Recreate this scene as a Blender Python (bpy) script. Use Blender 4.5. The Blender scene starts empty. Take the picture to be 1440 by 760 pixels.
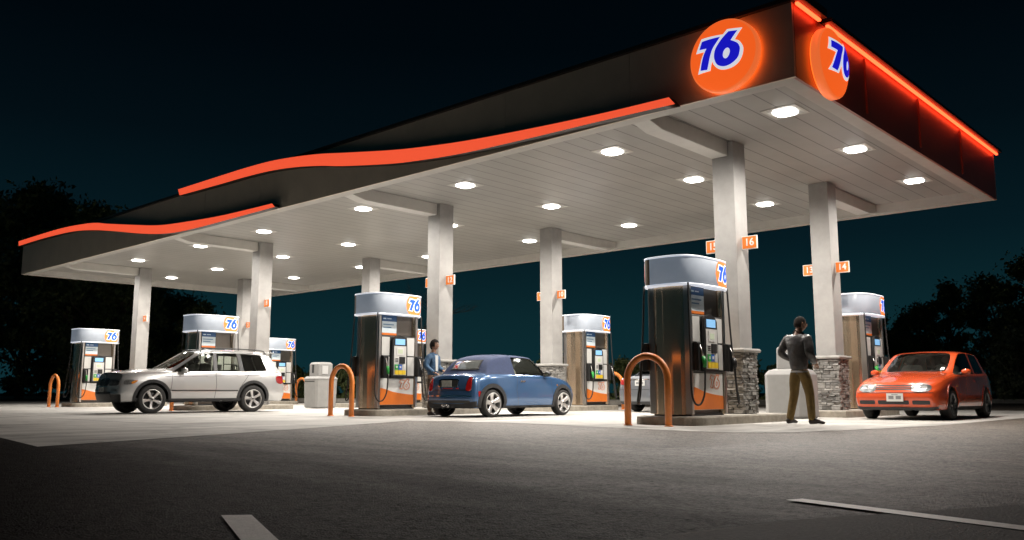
import bpy, bmesh, math, random
from mathutils import Vector, Matrix
from mathutils.bvhtree import BVHTree
R = math.radians
PI = math.pi
rnd = random.Random(7)
scene = bpy.context.scene
COL = scene.collection

# ------------------------------------------------------------------ helpers
def link(o, parent=None):
    COL.objects.link(o)
    if parent: o.parent = parent
    return o

def props(o, label=None, cat=None, group=None, kind=None):
    if label: o['label'] = label
    if cat: o['category'] = cat
    if group: o['group'] = group
    if kind: o['kind'] = kind
    return o

def thing(name, label, cat, loc=(0, 0, 0), rotz=0.0, group=None):
    o = bpy.data.objects.new(name, None)
    o.empty_display_size = 0.2
    o.location = loc
    o.rotation_euler = (0, 0, rotz)
    link(o)
    return props(o, label, cat, group)

def copy_tree(o, parent=None):
    c = o.copy()
    COL.objects.link(c)
    if parent: c.parent = parent
    for ch in list(o.children):
        copy_tree(ch, c)
    return c

class MB:
    """collects geometry for ONE mesh object"""
    def __init__(s):
        s.v = []; s.f = []; s.m = []; s.sm = []
    def add(s, vs, fs, m=0, smooth=False):
        b = len(s.v)
        s.v += [tuple(v) for v in vs]
        for f in fs:
            s.f.append([i + b for i in f]); s.m.append(m); s.sm.append(smooth)
    def box(s, x0, x1, y0, y1, z0, z1, m=0):
        vs = [(x, y, z) for z in (z0, z1) for y in (y0, y1) for x in (x0, x1)]
        s.add(vs, [(0, 2, 3, 1), (4, 5, 7, 6), (0, 1, 5, 4), (2, 6, 7, 3), (0, 4, 6, 2), (1, 3, 7, 5)], m)
    def prism(s, poly, z0, z1, m=0, mtop=None, smooth=False):
        n = len(poly)
        area = sum(poly[i][0] * poly[(i + 1) % n][1] - poly[(i + 1) % n][0] * poly[i][1] for i in range(n))
        if area < 0: poly = poly[::-1]
        vs = [(x, y, z0) for x, y in poly] + [(x, y, z1) for x, y in poly]
        s.add(vs, [[i, (i + 1) % n, n + (i + 1) % n, n + i] for i in range(n)], m, smooth)
        s.add(vs, [list(range(n))[::-1]], m)
        s.add(vs, [[n + i for i in range(n)]], m if mtop is None else mtop)
    def rings(s, rs, m=0, caps=True, smooth=True, closed=True):
        n = len(rs[0]); vs = [p for r in rs for p in r]; fs = []
        for k in range(len(rs) - 1):
            for i in range(n if closed else n - 1):
                j = (i + 1) % n
                fs.append((k * n + i, k * n + j, (k + 1) * n + j, (k + 1) * n + i))
        s.add(vs, fs, m, smooth)
        if caps:
            s.add(rs[0], [list(range(n))[::-1]], m)
            s.add(rs[-1], [list(range(n))], m)
    def tube(s, pts, r, n=10, m=0, caps=True):
        P = [Vector(p) for p in pts]
        rs = []
        up = None
        for i, p in enumerate(P):
            if i == 0: t = P[1] - P[0]
            elif i == len(P) - 1: t = P[-1] - P[-2]
            else: t = (P[i + 1] - P[i]).normalized() + (P[i] - P[i - 1]).normalized()
            t.normalize()
            if up is None:
                up = Vector((0, 0, 1)) if abs(t.z) < .9 else Vector((1, 0, 0))
            a = t.cross(up)
            if a.length < 1e-5: a = t.orthogonal()
            a.normalize(); b = a.cross(t).normalized(); up = b
            rr = r[i] if isinstance(r, (list, tuple)) else r
            rs.append([p + (a * math.cos(2 * PI * k / n) + b * math.sin(2 * PI * k / n)) * rr for k in range(n)])
        s.rings(rs, m, caps)
    def lathe(s, prof, n=32, axis='z', m=0, c=(0, 0, 0), caps=False):
        rs = []
        for r, h in prof:
            ring = []
            for k in range(n):
                a = 2 * PI * k / n
                p = (r * math.cos(a), r * math.sin(a), h)
                if axis == 'y': p = (p[0], p[2], -p[1])
                if axis == 'x': p = (p[2], p[0], p[1])
                ring.append((p[0] + c[0], p[1] + c[1], p[2] + c[2]))
            rs.append(ring)
        s.rings(rs, m, caps)
    def build(s, name, mats, parent=None, bevel=0, recalc=True):
        me = bpy.data.meshes.new(name)
        me.from_pydata(s.v, [], s.f)
        for mt in (mats if isinstance(mats, (list, tuple)) else [mats]): me.materials.append(mt)
        me.polygons.foreach_set('material_index', s.m)
        me.polygons.foreach_set('use_smooth', s.sm)
        if recalc:
            bm = bmesh.new(); bm.from_mesh(me)
            bmesh.ops.remove_doubles(bm, verts=bm.verts, dist=1e-5)
            bmesh.ops.recalc_face_normals(bm, faces=bm.faces)
            bm.to_mesh(me); bm.free()
        me.update()
        o = bpy.data.objects.new(name, me)
        link(o, parent)
        if bevel:
            b = o.modifiers.new('bevel', 'BEVEL'); b.width = bevel; b.segments = 2; b.limit_method = 'ANGLE'
        return o

def evaluated_mesh(o):
    dg = bpy.context.evaluated_depsgraph_get()
    return bpy.data.meshes.new_from_object(o.evaluated_get(dg), depsgraph=dg)

def kill(o):
    d = o.data
    bpy.data.objects.remove(o)
    return d

def fill_curve(loops, depth=0.0):
    """2-D filled outline (with holes) as a mesh in the XY plane"""
    cu = bpy.data.curves.new('outline', 'CURVE'); cu.dimensions = '2D'; cu.fill_mode = 'BOTH'; cu.extrude = depth
    for lp in loops:
        sp = cu.splines.new('POLY'); sp.points.add(len(lp) - 1)
        for p, q in zip(sp.points, lp): p.co = (q[0], q[1], 0, 1)
        sp.use_cyclic_u = True
    o = bpy.data.objects.new('outline', cu); COL.objects.link(o)
    me = evaluated_mesh(o); bpy.data.objects.remove(o)
    return me

def place_mesh(me, name, mat, parent, M):
    """put a mesh made in the XY plane somewhere in parent space"""
    me.transform(M); me.materials.clear(); me.materials.append(mat)
    o = bpy.data.objects.new(name, me); link(o, parent)
    return o

def text_obj(body, size, mat, parent, M, depth=.002, bold=.012, name='numerals'):
    cu = bpy.data.curves.new('txt', 'FONT'); cu.body = body; cu.size = size; cu.align_x = 'CENTER'; cu.align_y = 'CENTER'
    cu.extrude = depth; cu.offset = bold * size
    o = bpy.data.objects.new('txt', cu); COL.objects.link(o)
    me = evaluated_mesh(o); bpy.data.objects.remove(o)
    return place_mesh(me, name, mat, parent, M)

def smooth_loop(pts, n=4, sharp=()):
    """closed Catmull-Rom through pts, corners listed in sharp stay sharp"""
    out = []; N = len(pts)
    for i in range(N):
        p0, p1, p2, p3 = (Vector(pts[(i + k) % N]) for k in (-1, 0, 1, 2))
        if i in sharp: p0 = p1
        if (i + 1) % N in sharp: p3 = p2
        for k in range(n):
            t = k / n
            out.append(tuple(.5 * ((2 * p1) + (p2 - p0) * t + (2 * p0 - 5 * p1 + 4 * p2 - p3) * t * t + (3 * p1 - p0 - 3 * p2 + p3) * t ** 3)))
    return out

def smooth_path(pts, n=5):
    out = []; N = len(pts)
    for i in range(N - 1):
        p0 = Vector(pts[max(i - 1, 0)]); p1 = Vector(pts[i]); p2 = Vector(pts[i + 1]); p3 = Vector(pts[min(i + 2, N - 1)])
        for k in range(n):
            t = k / n
            out.append(.5 * ((2 * p1) + (p2 - p0) * t + (2 * p0 - 5 * p1 + 4 * p2 - p3) * t * t + (3 * p1 - p0 - 3 * p2 + p3) * t ** 3))
    out.append(Vector(pts[-1]))
    return out

def frame(o, ex, ey):
    """matrix that maps local XY to (ex, ey) at origin o"""
    ex = Vector(ex).normalized(); ey = Vector(ey).normalized(); ez = ex.cross(ey)
    return Matrix(((ex.x, ey.x, ez.x, o[0]), (ex.y, ey.y, ez.y, o[1]), (ex.z, ey.z, ez.z, o[2]), (0, 0, 0, 1)))

# ------------------------------------------------------------------ materials
def srgb(r, g, b):
    f = lambda c: c / 12.92 if c <= .04045 else ((c + .055) / 1.055) ** 2.4
    return (f(r / 255), f(g / 255), f(b / 255), 1)

def mat(name, col, rough=.5, metal=0.0, coat=0.0, var=0.0, vscale=4.0, bump=0.0, bscale=60.0, emit=None, estr=0.0, rvar=0.0, vstretch=(1, 1, 1), spec=.5):
    m = bpy.data.materials.new(name); m.use_nodes = True
    nt = m.node_tree; N = nt.nodes; L = nt.links
    b = N['Principled BSDF']
    c = (col[0], col[1], col[2], 1)
    b.inputs['Base Color'].default_value = c
    b.inputs['Roughness'].default_value = rough
    b.inputs['Metallic'].default_value = metal
    b.inputs['Coat Weight'].default_value = coat
    b.inputs['Coat Roughness'].default_value = .04
    b.inputs['Specular IOR Level'].default_value = spec
    if emit:
        b.inputs['Emission Color'].default_value = (emit[0], emit[1], emit[2], 1)
        b.inputs['Emission Strength'].default_value = estr
    tc = None
    if var or bump or rvar:
        tc = N.new('ShaderNodeTexCoord')
        mp = N.new('ShaderNodeMapping'); mp.inputs['Scale'].default_value = vstretch
        L.new(tc.outputs['Object'], mp.inputs['Vector'])
    if var or rvar:
        n = N.new('ShaderNodeTexNoise'); n.inputs['Scale'].default_value = vscale; n.inputs['Detail'].default_value = 6
        n.inputs['Roughness'].default_value = .62
        L.new(mp.outputs[0], n.inputs['Vector'])
    if var:
        rp = N.new('ShaderNodeMapRange'); rp.inputs['From Min'].default_value = .3; rp.inputs['From Max'].default_value = .7
        rp.inputs['To Min'].default_value = 1 - var; rp.inputs['To Max'].default_value = 1 + var
        L.new(n.outputs['Fac'], rp.inputs['Value'])
        mx = N.new('ShaderNodeVectorMath'); mx.operation = 'SCALE'; mx.inputs[0].default_value = c[:3]
        L.new(rp.outputs[0], mx.inputs['Scale'])
        L.new(mx.outputs[0], b.inputs['Base Color'])
    if rvar:
        rr = N.new('ShaderNodeMapRange'); rr.inputs['From Min'].default_value = .3; rr.inputs['From Max'].default_value = .7
        rr.inputs['To Min'].default_value = max(0, rough - rvar); rr.inputs['To Max'].default_value = min(1, rough + rvar)
        L.new(n.outputs['Fac'], rr.inputs['Value']); L.new(rr.outputs[0], b.inputs['Roughness'])
    if bump:
        n2 = N.new('ShaderNodeTexNoise'); n2.inputs['Scale'].default_value = bscale; n2.inputs['Detail'].default_value = 3
        L.new(mp.outputs[0], n2.inputs['Vector'])
        bp = N.new('ShaderNodeBump'); bp.inputs['Strength'].default_value = bump; bp.inputs['Distance'].default_value = .02
        L.new(n2.outputs['Fac'], bp.inputs['Height']); L.new(bp.outputs[0], b.inputs['Normal'])
    return m

def node_math(nt, op, a, b=None):
    n = nt.nodes.new('ShaderNodeMath'); n.operation = op
    for i, x in enumerate((a, b)):
        if x is None: continue
        if isinstance(x, (int, float)): n.inputs[i].default_value = x
        else: nt.links.new(x, n.inputs[i])
    return n.outputs[0]

def mat_asphalt(name, base, warm=1.0):
    m = bpy.data.materials.new(name); m.use_nodes = True
    nt = m.node_tree; N = nt.nodes; L = nt.links; b = N['Principled BSDF']
    tc = N.new('ShaderNodeTexCoord')
    big = N.new('ShaderNodeTexNoise'); big.inputs['Scale'].default_value = .35; big.inputs['Detail'].default_value = 7; big.inputs['Roughness'].default_value = .6
    L.new(tc.outputs['Object'], big.inputs['Vector'])
    mp = N.new('ShaderNodeMapping'); mp.inputs['Scale'].default_value = (.5, 2.2, 1); mp.inputs['Rotation'].default_value = (0, 0, R(38))
    L.new(tc.outputs['Object'], mp.inputs['Vector'])
    st = N.new('ShaderNodeTexNoise'); st.inputs['Scale'].default_value = 1.1; st.inputs['Detail'].default_value = 5
    L.new(mp.outputs[0], st.inputs['Vector'])
    fine = N.new('ShaderNodeTexVoronoi'); fine.inputs['Scale'].default_value = 95
    L.new(tc.outputs['Object'], fine.inputs['Vector'])
    grit = N.new('ShaderNodeTexNoise'); grit.inputs['Scale'].default_value = 28; grit.inputs['Detail'].default_value = 5; grit.inputs['Roughness'].default_value = .75
    L.new(tc.outputs['Object'], grit.inputs['Vector'])
    v = node_math(nt, 'MULTIPLY', node_math(nt, 'ADD', big.outputs['Fac'], st.outputs['Fac']), .9)
    v = node_math(nt, 'ADD', node_math(nt, 'MULTIPLY', node_math(nt, 'SUBTRACT', v, .45), 1.0), .5)
    mid = N.new('ShaderNodeTexNoise'); mid.inputs['Scale'].default_value = 7; mid.inputs['Detail'].default_value = 6; mid.inputs['Roughness'].default_value = .7
    L.new(tc.outputs['Object'], mid.inputs['Vector'])
    gm = node_math(nt, 'ADD', node_math(nt, 'MULTIPLY', grit.outputs['Fac'], .6), node_math(nt, 'MULTIPLY', mid.outputs['Fac'], .4))
    g = node_math(nt, 'ADD', node_math(nt, 'MULTIPLY', node_math(nt, 'SUBTRACT', gm, .5), 6.5), 1)
    v = node_math(nt, 'MULTIPLY', v, node_math(nt, 'MAXIMUM', g, .25))
    sp = N.new('ShaderNodeSeparateColor'); L.new(fine.outputs['Color'], sp.inputs[0])
    light = node_math(nt, 'MULTIPLY', node_math(nt, 'GREATER_THAN', sp.outputs[0], .86), .8)
    v = node_math(nt, 'ADD', v, light)
    # light falloff painted into colour: pale near the apron, dark further out (world Y)
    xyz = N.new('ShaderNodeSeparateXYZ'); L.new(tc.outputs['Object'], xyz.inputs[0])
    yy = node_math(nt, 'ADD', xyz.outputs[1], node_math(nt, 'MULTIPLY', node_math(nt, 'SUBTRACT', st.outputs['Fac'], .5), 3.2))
    falloff = N.new('ShaderNodeMapRange'); falloff.interpolation_type = 'SMOOTHSTEP'
    falloff.inputs['From Min'].default_value = -12.2; falloff.inputs['From Max'].default_value = -6.6; falloff.inputs['To Min'].default_value = .11; falloff.inputs['To Max'].default_value = 1.75
    L.new(yy, falloff.inputs['Value'])
    v = node_math(nt, 'MULTIPLY', v, falloff.outputs[0])
    # cracks
    ck = N.new('ShaderNodeTexVoronoi'); ck.feature = 'DISTANCE_TO_EDGE'; ck.inputs['Scale'].default_value = .42; ck.inputs['Randomness'].default_value = 1
    wp = N.new('ShaderNodeVectorMath'); wp.operation = 'ADD'; L.new(tc.outputs['Object'], wp.inputs[0])
    wn = N.new('ShaderNodeTexNoise'); wn.inputs['Scale'].default_value = 2.2; wn.inputs['Detail'].default_value = 5; L.new(tc.outputs['Object'], wn.inputs['Vector'])
    L.new(wn.outputs['Color'], wp.inputs[1]); L.new(wp.outputs[0], ck.inputs['Vector'])
    crack = node_math(nt, 'MULTIPLY', node_math(nt, 'LESS_THAN', ck.outputs['Distance'], .006), node_math(nt, 'GREATER_THAN', big.outputs['Fac'], .5))
    v = node_math(nt, 'MULTIPLY', v, node_math(nt, 'SUBTRACT', 1, node_math(nt, 'MULTIPLY', crack, .75)))
    # oil spots
    oil = N.new('ShaderNodeTexNoise'); oil.inputs['Scale'].default_value = .9; oil.inputs['Detail'].default_value = 4; L.new(wp.outputs[0], oil.inputs['Vector'])
    om = N.new('ShaderNodeMapRange'); om.inputs['From Min'].default_value = .60; om.inputs['From Max'].default_value = .70; om.inputs['To Min'].default_value = 1; om.inputs['To Max'].default_value = .5
    L.new(oil.outputs['Fac'], om.inputs['Value']); v = node_math(nt, 'MULTIPLY', v, om.outputs[0])
    sc = N.new('ShaderNodeVectorMath'); sc.operation = 'SCALE'; sc.inputs[0].default_value = (base * 1.25 * warm, base, base * .74)
    L.new(v, sc.inputs['Scale']); L.new(sc.outputs[0], b.inputs['Base Color'])
    spv = node_math(nt, 'MULTIPLY', node_math(nt, 'MULTIPLY', node_math(nt, 'MAXIMUM', g, .15), .40), falloff.outputs[0])  # specular weakened along the same painted light falloff
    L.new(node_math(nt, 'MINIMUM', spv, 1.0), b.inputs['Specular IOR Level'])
    b.inputs['Roughness'].default_value = .6
    b.inputs['Specular IOR Level'].default_value = .42
    bp = N.new('ShaderNodeBump'); bp.inputs['Strength'].default_value = .55; bp.inputs['Distance'].default_value = .01
    h = node_math(nt, 'ADD', fine.outputs['Distance'], node_math(nt, 'MULTIPLY', grit.outputs['Fac'], .8))
    L.new(h, bp.inputs['Height']); L.new(bp.outputs[0], b.inputs['Normal'])
    return m

def mat_concrete(name, base=.42):
    m = bpy.data.materials.new(name); m.use_nodes = True
    nt = m.node_tree; N = nt.nodes; L = nt.links; b = N['Principled BSDF']
    tc = N.new('ShaderNodeTexCoord')
    a = N.new('ShaderNodeTexNoise'); a.inputs['Scale'].default_value = .7; a.inputs['Detail'].default_value = 8; a.inputs['Roughness'].default_value = .65
    L.new(tc.outputs['Object'], a.inputs['Vector'])
    mp = N.new('ShaderNodeMapping'); mp.inputs['Scale'].default_value = (2.4, .28, 1)
    L.new(tc.outputs['Object'], mp.inputs['Vector'])
    s = N.new('ShaderNodeTexNoise'); s.inputs['Scale'].default_value = .8; s.inputs['Detail'].default_value = 5
    L.new(mp.outputs[0], s.inputs['Vector'])
    f = N.new('ShaderNodeTexNoise'); f.inputs['Scale'].default_value = 40; f.inputs['Detail'].default_value = 3
    L.new(tc.outputs['Object'], f.inputs['Vector'])
    v = node_math(nt, 'ADD', node_math(nt, 'MULTIPLY', a.outputs['Fac'], .9), node_math(nt, 'MULTIPLY', s.outputs['Fac'], .8))
    v = node_math(nt, 'ADD', v, node_math(nt, 'MULTIPLY', f.outputs['Fac'], .25))
    v = node_math(nt, 'ADD', node_math(nt, 'MULTIPLY', node_math(nt, 'SUBTRACT', v, .97), 1.5), 1.0)
    xyz = N.new('ShaderNodeSeparateXYZ'); L.new(tc.outputs['Object'], xyz.inputs[0])
    def joint(o, off, pitch, w):
        fr = node_math(nt, 'FRACT', node_math(nt, 'MULTIPLY', node_math(nt, 'ADD', o, off), 1 / pitch))
        d = node_math(nt, 'ABSOLUTE', node_math(nt, 'SUBTRACT', fr, .5))
        return node_math(nt, 'LESS_THAN', d, w / pitch)
    j = node_math(nt, 'MAXIMUM', joint(xyz.outputs[0], 2.1, 4.35, .02), joint(xyz.outputs[1], 3.65 + 2.25, 4.5, .03))
    v = node_math(nt, 'MULTIPLY', v, node_math(nt, 'SUBTRACT', 1, node_math(nt, 'MULTIPLY', j, .7)))
    oil = N.new('ShaderNodeTexNoise'); oil.inputs['Scale'].default_value = 1.3; oil.inputs['Detail'].default_value = 6; oil.inputs['Roughness'].default_value = .7; L.new(tc.outputs['Object'], oil.inputs['Vector'])
    om = N.new('ShaderNodeMapRange'); om.inputs['From Min'].default_value = .56; om.inputs['From Max'].default_value = .70; om.inputs['To Min'].default_value = 1; om.inputs['To Max'].default_value = .45
    L.new(oil.outputs['Fac'], om.inputs['Value']); v = node_math(nt, 'MULTIPLY', v, om.outputs[0])
    v = node_math(nt, 'MAXIMUM', v, .1)
    sc = N.new('ShaderNodeVectorMath'); sc.operation = 'SCALE'; sc.inputs[0].default_value = (base, base * .965, base * .9)
    L.new(v, sc.inputs['Scale']); L.new(sc.outputs[0], b.inputs['Base Color'])
    b.inputs['Roughness'].default_value = .68
    bp = N.new('ShaderNodeBump'); bp.inputs['Strength'].default_value = .25; bp.inputs['Distance'].default_value = .004
    L.new(f.outputs['Fac'], bp.inputs['Height']); L.new(bp.outputs[0], b.inputs['Normal'])
    return m

def mat_soffit():
    m = mat('soffit_panels', (.31, .297, .272), .38, var=.10, vscale=.8)
    nt = m.node_tree; N = nt.nodes; L = nt.links; b = N['Principled BSDF']
    tc = N.new('ShaderNodeTexCoord'); xyz = N.new('ShaderNodeSeparateXYZ'); L.new(tc.outputs['Object'], xyz.inputs[0])
    fr = node_math(nt, 'FRACT', node_math(nt, 'MULTIPLY', xyz.outputs[0], 1 / .405))
    d = node_math(nt, 'ABSOLUTE', node_math(nt, 'SUBTRACT', fr, .5))
    g = node_math(nt, 'LESS_THAN', d, .03)
    src = b.inputs['Base Color'].links[0].from_socket
    mx = N.new('ShaderNodeMix'); mx.data_type = 'RGBA'
    L.new(g, mx.inputs['Factor']); L.new(src, mx.inputs[6]); mx.inputs[7].default_value = (.10, .093, .083, 1)
    L.new(mx.outputs[2], b.inputs['Base Color'])
    return m

def mat_steel(name, col=(.5, .47, .44), rough=.26):
    m = mat(name, col, rough, 1.0)
    nt = m.node_tree; N = nt.nodes; L = nt.links; b = N['Principled BSDF']
    tc = N.new('ShaderNodeTexCoord'); mp = N.new('ShaderNodeMapping'); mp.inputs['Scale'].default_value = (7, 7, .2)
    L.new(tc.outputs['Object'], mp.inputs['Vector'])
    n = N.new('ShaderNodeTexNoise'); n.inputs['Scale'].default_value = 1.0; n.inputs['Detail'].default_value = 3
    L.new(mp.outputs[0], n.inputs['Vector'])
    rr = N.new('ShaderNodeMapRange'); rr.inputs['From Min'].default_value = .3; rr.inputs['From Max'].default_value = .7; rr.inputs['To Min'].default_value = rough - .025; rr.inputs['To Max'].default_value = rough + .03
    L.new(n.outputs['Fac'], rr.inputs['Value']); L.new(rr.outputs[0], b.inputs['Roughness'])
    return m

def mat_glass(name, tint=(.35, .38, .36), rough=.02):
    m = bpy.data.materials.new(name); m.use_nodes = True
    nt = m.node_tree; N = nt.nodes; L = nt.links
    N.remove(N['Principled BSDF']); out = N['Material Output']
    t = N.new('ShaderNodeBsdfTransparent'); t.inputs[0].default_value = (*tint, 1)
    g = N.new('ShaderNodeBsdfGlossy'); g.inputs['Roughness'].default_value = rough; g.inputs['Color'].default_value = (.95, .97, .95, 1)
    fz = N.new('ShaderNodeFresnel'); fz.inputs['IOR'].default_value = 1.6
    mx = N.new('ShaderNodeMixShader'); L.new(fz.outputs[0], mx.inputs[0]); L.new(t.outputs[0], mx.inputs[1]); L.new(g.outputs[0], mx.inputs[2])
    L.new(mx.outputs[0], out.inputs[0])
    return m

def mat_paint(name, col, metal=.0, rough=.32):
    m = mat(name, col, rough, metal, coat=1.0)
    nt = m.node_tree; N = nt.nodes; L = nt.links; b = N['Principled BSDF']
    tc = N.new('ShaderNodeTexCoord'); n = N.new('ShaderNodeTexNoise'); n.inputs['Scale'].default_value = 9; n.inputs['Detail'].default_value = 6
    L.new(tc.outputs['Object'], n.inputs['Vector'])
    mr = N.new('ShaderNodeMapRange'); mr.inputs['From Min'].default_value = .35; mr.inputs['From Max'].default_value = .75
    mr.inputs['To Min'].default_value = .03; mr.inputs['To Max'].default_value = .12
    L.new(n.outputs['Fac'], mr.inputs['Value']); L.new(mr.outputs[0], b.inputs['Coat Roughness'])
    return m

M = {}
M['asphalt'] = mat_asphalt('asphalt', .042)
M['patch'] = mat('patched_asphalt', (.032, .0275, .024), .75, var=.45, vscale=34, bump=.5, bscale=70, spec=.3)
M['concrete'] = mat_concrete('concrete', .43)
M['kerb'] = mat('kerb_concrete', (.34, .32, .28), .75, var=.25, vscale=5, bump=.3, bscale=50)
M['island'] = mat('island_concrete', (.30, .27, .22), .55, var=.3, vscale=6, bump=.25, bscale=40)
M['soil'] = mat('planting_soil', (.03, .028, .02), .95, var=.5, vscale=6, bump=.6, bscale=14)
M['line'] = mat('road_paint', (.9, .87, .82), .5, var=.12, vscale=30, bump=.15, bscale=90)
M['soffit'] = mat_soffit()
M['fascia'] = mat('taupe_panel', (.70, .60, .48), .38, .0, var=.06, vscale=2)
M['endfascia'] = mat('maroon_panel', (.36, .12, .085), .36, .0, var=.06, vscale=2)
M['trim'] = mat('dark_trim', (.035, .026, .02), .4, var=.1)
M['lip'] = mat('white_lip', (.48, .46, .42), .45, var=.06)
M['column'] = mat('column_paint', (.31, .30, .286), .5, var=.14, vscale=2.2, bump=.12, bscale=90)
M['beam'] = mat('beam_paint', (.55, .53, .49), .42, var=.05)
M['wave'] = mat('lit_orange_band', (.8, .12, .05), .4, emit=srgb(255, 92, 58), estr=.85)
M['led'] = mat('led_bar', (.8, .2, .08), .4, emit=(1, .06, .018), estr=6)
M['halo'] = mat('sign_backlight', (.8, .2, .05), .5, emit=(1, .2, .02), estr=1.5)
M['disc'] = mat('lit_orange_sign', (.75, .13, .02), .35, emit=srgb(255, 100, 34), estr=.86)
M['discrim'] = mat('lit_orange_rim', (.75, .16, .03), .3, emit=srgb(255, 118, 58), estr=.75)
M['signwhite'] = mat('lit_white', (.8, .8, .8), .4, emit=(.82, .84, .9), estr=.75)
M['signblue'] = mat('lit_blue', (.02, .03, .5), .4, emit=srgb(26, 26, 205), estr=.8)
M['valance'] = mat('lit_header', (.36, .39, .43), .3, emit=(.46, .56, .70), estr=.21, var=.1, vscale=2)
M['valrim'] = mat('lit_header_edge', (.85, .85, .85), .4, emit=(.8, .87, 1.0), estr=.55)
M['valorange'] = mat('lit_header_orange', (.8, .2, .05), .4, emit=srgb(255, 120, 50), estr=.85)
M['valblue'] = mat('lit_header_blue', (.02, .1, .6), .4, emit=srgb(18, 80, 205), estr=.8)
M['brown'] = mat('bronze_trim', (.13, .085, .04), .4, .5)
M['lens'] = mat('lamp_lens', (.9, .9, .9), .4, emit=(1, .96, .9), estr=12)
M['lampframe'] = mat('lamp_frame', (.5, .48, .44), .4)
M['steel'] = mat_steel('brushed_steel', (.70, .54, .38), .24)
M['steel'].node_tree.nodes['Principled BSDF'].inputs['Metallic'].default_value = .93
M['steelframe'] = mat_steel('frame_steel', (.55, .52, .49), .32)
M['recess'] = mat('recess_metal', (.17, .15, .13), .35, .6, var=.1)
M['black'] = mat('black_plastic', (.018, .018, .018), .42, var=.2, vscale=10)
M['rubber'] = mat('rubber', (.022, .021, .02), .75, var=.3, vscale=12, bump=.1)
M['white'] = mat('white_panel', (.7, .69, .66), .4, var=.05)
M['silverpanel'] = mat('silver_panel', (.55, .55, .54), .35, .3, var=.05)
M['palepanel'] = mat('pale_panel', (.62, .61, .58), .4, var=.05)
M['orange'] = mat('orange_panel', (.72, .18, .025), .38, var=.06)
M['orangepipe'] = mat('orange_pipe', (.80, .235, .04), .45, var=.1, vscale=8, coat=.2)
M['lcd'] = mat('lcd', (.2, .4, .6), .2, emit=(.22, .45, .75), estr=.75)
M['lcd2'] = mat('small_lcd', (.5, .55, .4), .2, emit=(.45, .5, .38), estr=.3)
M['green'] = mat('green_button', (.03, .35, .06), .4)
M['blue'] = mat('blue_button', (.03, .12, .5), .4)
M['yellow'] = mat('yellow_button', (.75, .52, .03), .4)
M['red'] = mat('red_mark', (.6, .03, .02), .4)
M['postblue'] = mat('poster_blue', (.02, .08, .2), .4)
M['postwhite'] = mat('poster_white', (.6, .68, .72), .4)
M['postink'] = mat('poster_ink', (.1, .22, .36), .5)
M['bin'] = mat('bin_plastic', (.25, .245, .235), .6, var=.08, vscale=5, bump=.05)
M['bindark'] = mat('bin_opening', (.02, .02, .02), .8)
M['stone'] = [mat('ledge_stone_%d' % i, c, .8, var=.25, vscale=14, bump=.6, bscale=30) for i, c in enumerate([(.25, .24, .222), (.20, .192, .176), (.30, .287, .265), (.155, .148, .138)])]
M['mortar'] = mat('stone_joint', (.06, .057, .05), .9)
M['cap'] = mat('stone_cap', (.32, .31, .29), .7, var=.15, vscale=8, bump=.2)
M['bark'] = mat('bark', (.09, .07, .05), .9, var=.3, vscale=8, bump=.5, bscale=20)
def leafmat(n, c):
    m = mat(n, c, .6, var=.35, vscale=1.3); m.node_tree.nodes['Principled BSDF'].inputs['Specular IOR Level'].default_value = .25
    return m
M['leaf'] = [leafmat('leaf_dark', (0.065, 0.095, 0.034)), leafmat('leaf_mid', (0.1, 0.12, 0.044)), leafmat('leaf_pale', (0.12, 0.14, 0.05))]
M['palel'] = [leafmat('leaf_grey', (0.1, 0.125, 0.065)), leafmat('leaf_greygreen', (0.14, 0.165, 0.09)), leafmat('leaf_sage', (0.18, 0.195, 0.12))]

# ------------------------------------------------------------------ ground
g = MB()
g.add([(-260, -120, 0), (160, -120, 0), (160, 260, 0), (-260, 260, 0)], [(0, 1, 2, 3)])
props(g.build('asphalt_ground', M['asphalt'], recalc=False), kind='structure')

def sheet(name, poly, z, m):
    s = MB(); s.add([(x, y, z) for x, y in poly], [list(range(len(poly)))])
    o = s.build(name, m); 
    if o.data.polygons[0].normal.z < 0: o.data.flip_normals()
    return props(o, kind='structure')
slab = [(-1.6, -11.9), (-3.1, -7.9), (-4.9, -4.05), (-4.1, -3.75), (-3.0, -3.55), (-1.4, -3.7), (0, -3.95), (1.5, -4.25), (2.2, -4.2), (2.75, -3.7), (3.05, -2.6), (3.3, -1.2), (3.5, .4), (3.6, 6.3), (3.7, 13.5),
        (-3, 14.5), (-10, 12), (-18, 11), (-30, 9.5), (-48, 9), (-48, -5), (-20, -8.9), (-3.85, -11.56)]
sheet('concrete_forecourt', slab[::-1], .004, M['concrete'])
sheet('asphalt_patch', [(6.2, -12.45), (6.44, -11.54), (7.07, -10.23), (8.2, -8.2), (14, -9), (14, -16), (8, -18)], .005, M['patch'])
sheet('parking_line', [(6.12, -10.90), (6.16, -10.79), (7.62, -11.14), (7.62, -11.27)], .009, M['line'])
sheet('parking_line', [(4.46, -13.185), (4.555, -13.085), (5.83, -13.63), (5.71, -13.725)], .009, M['line'])
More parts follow.
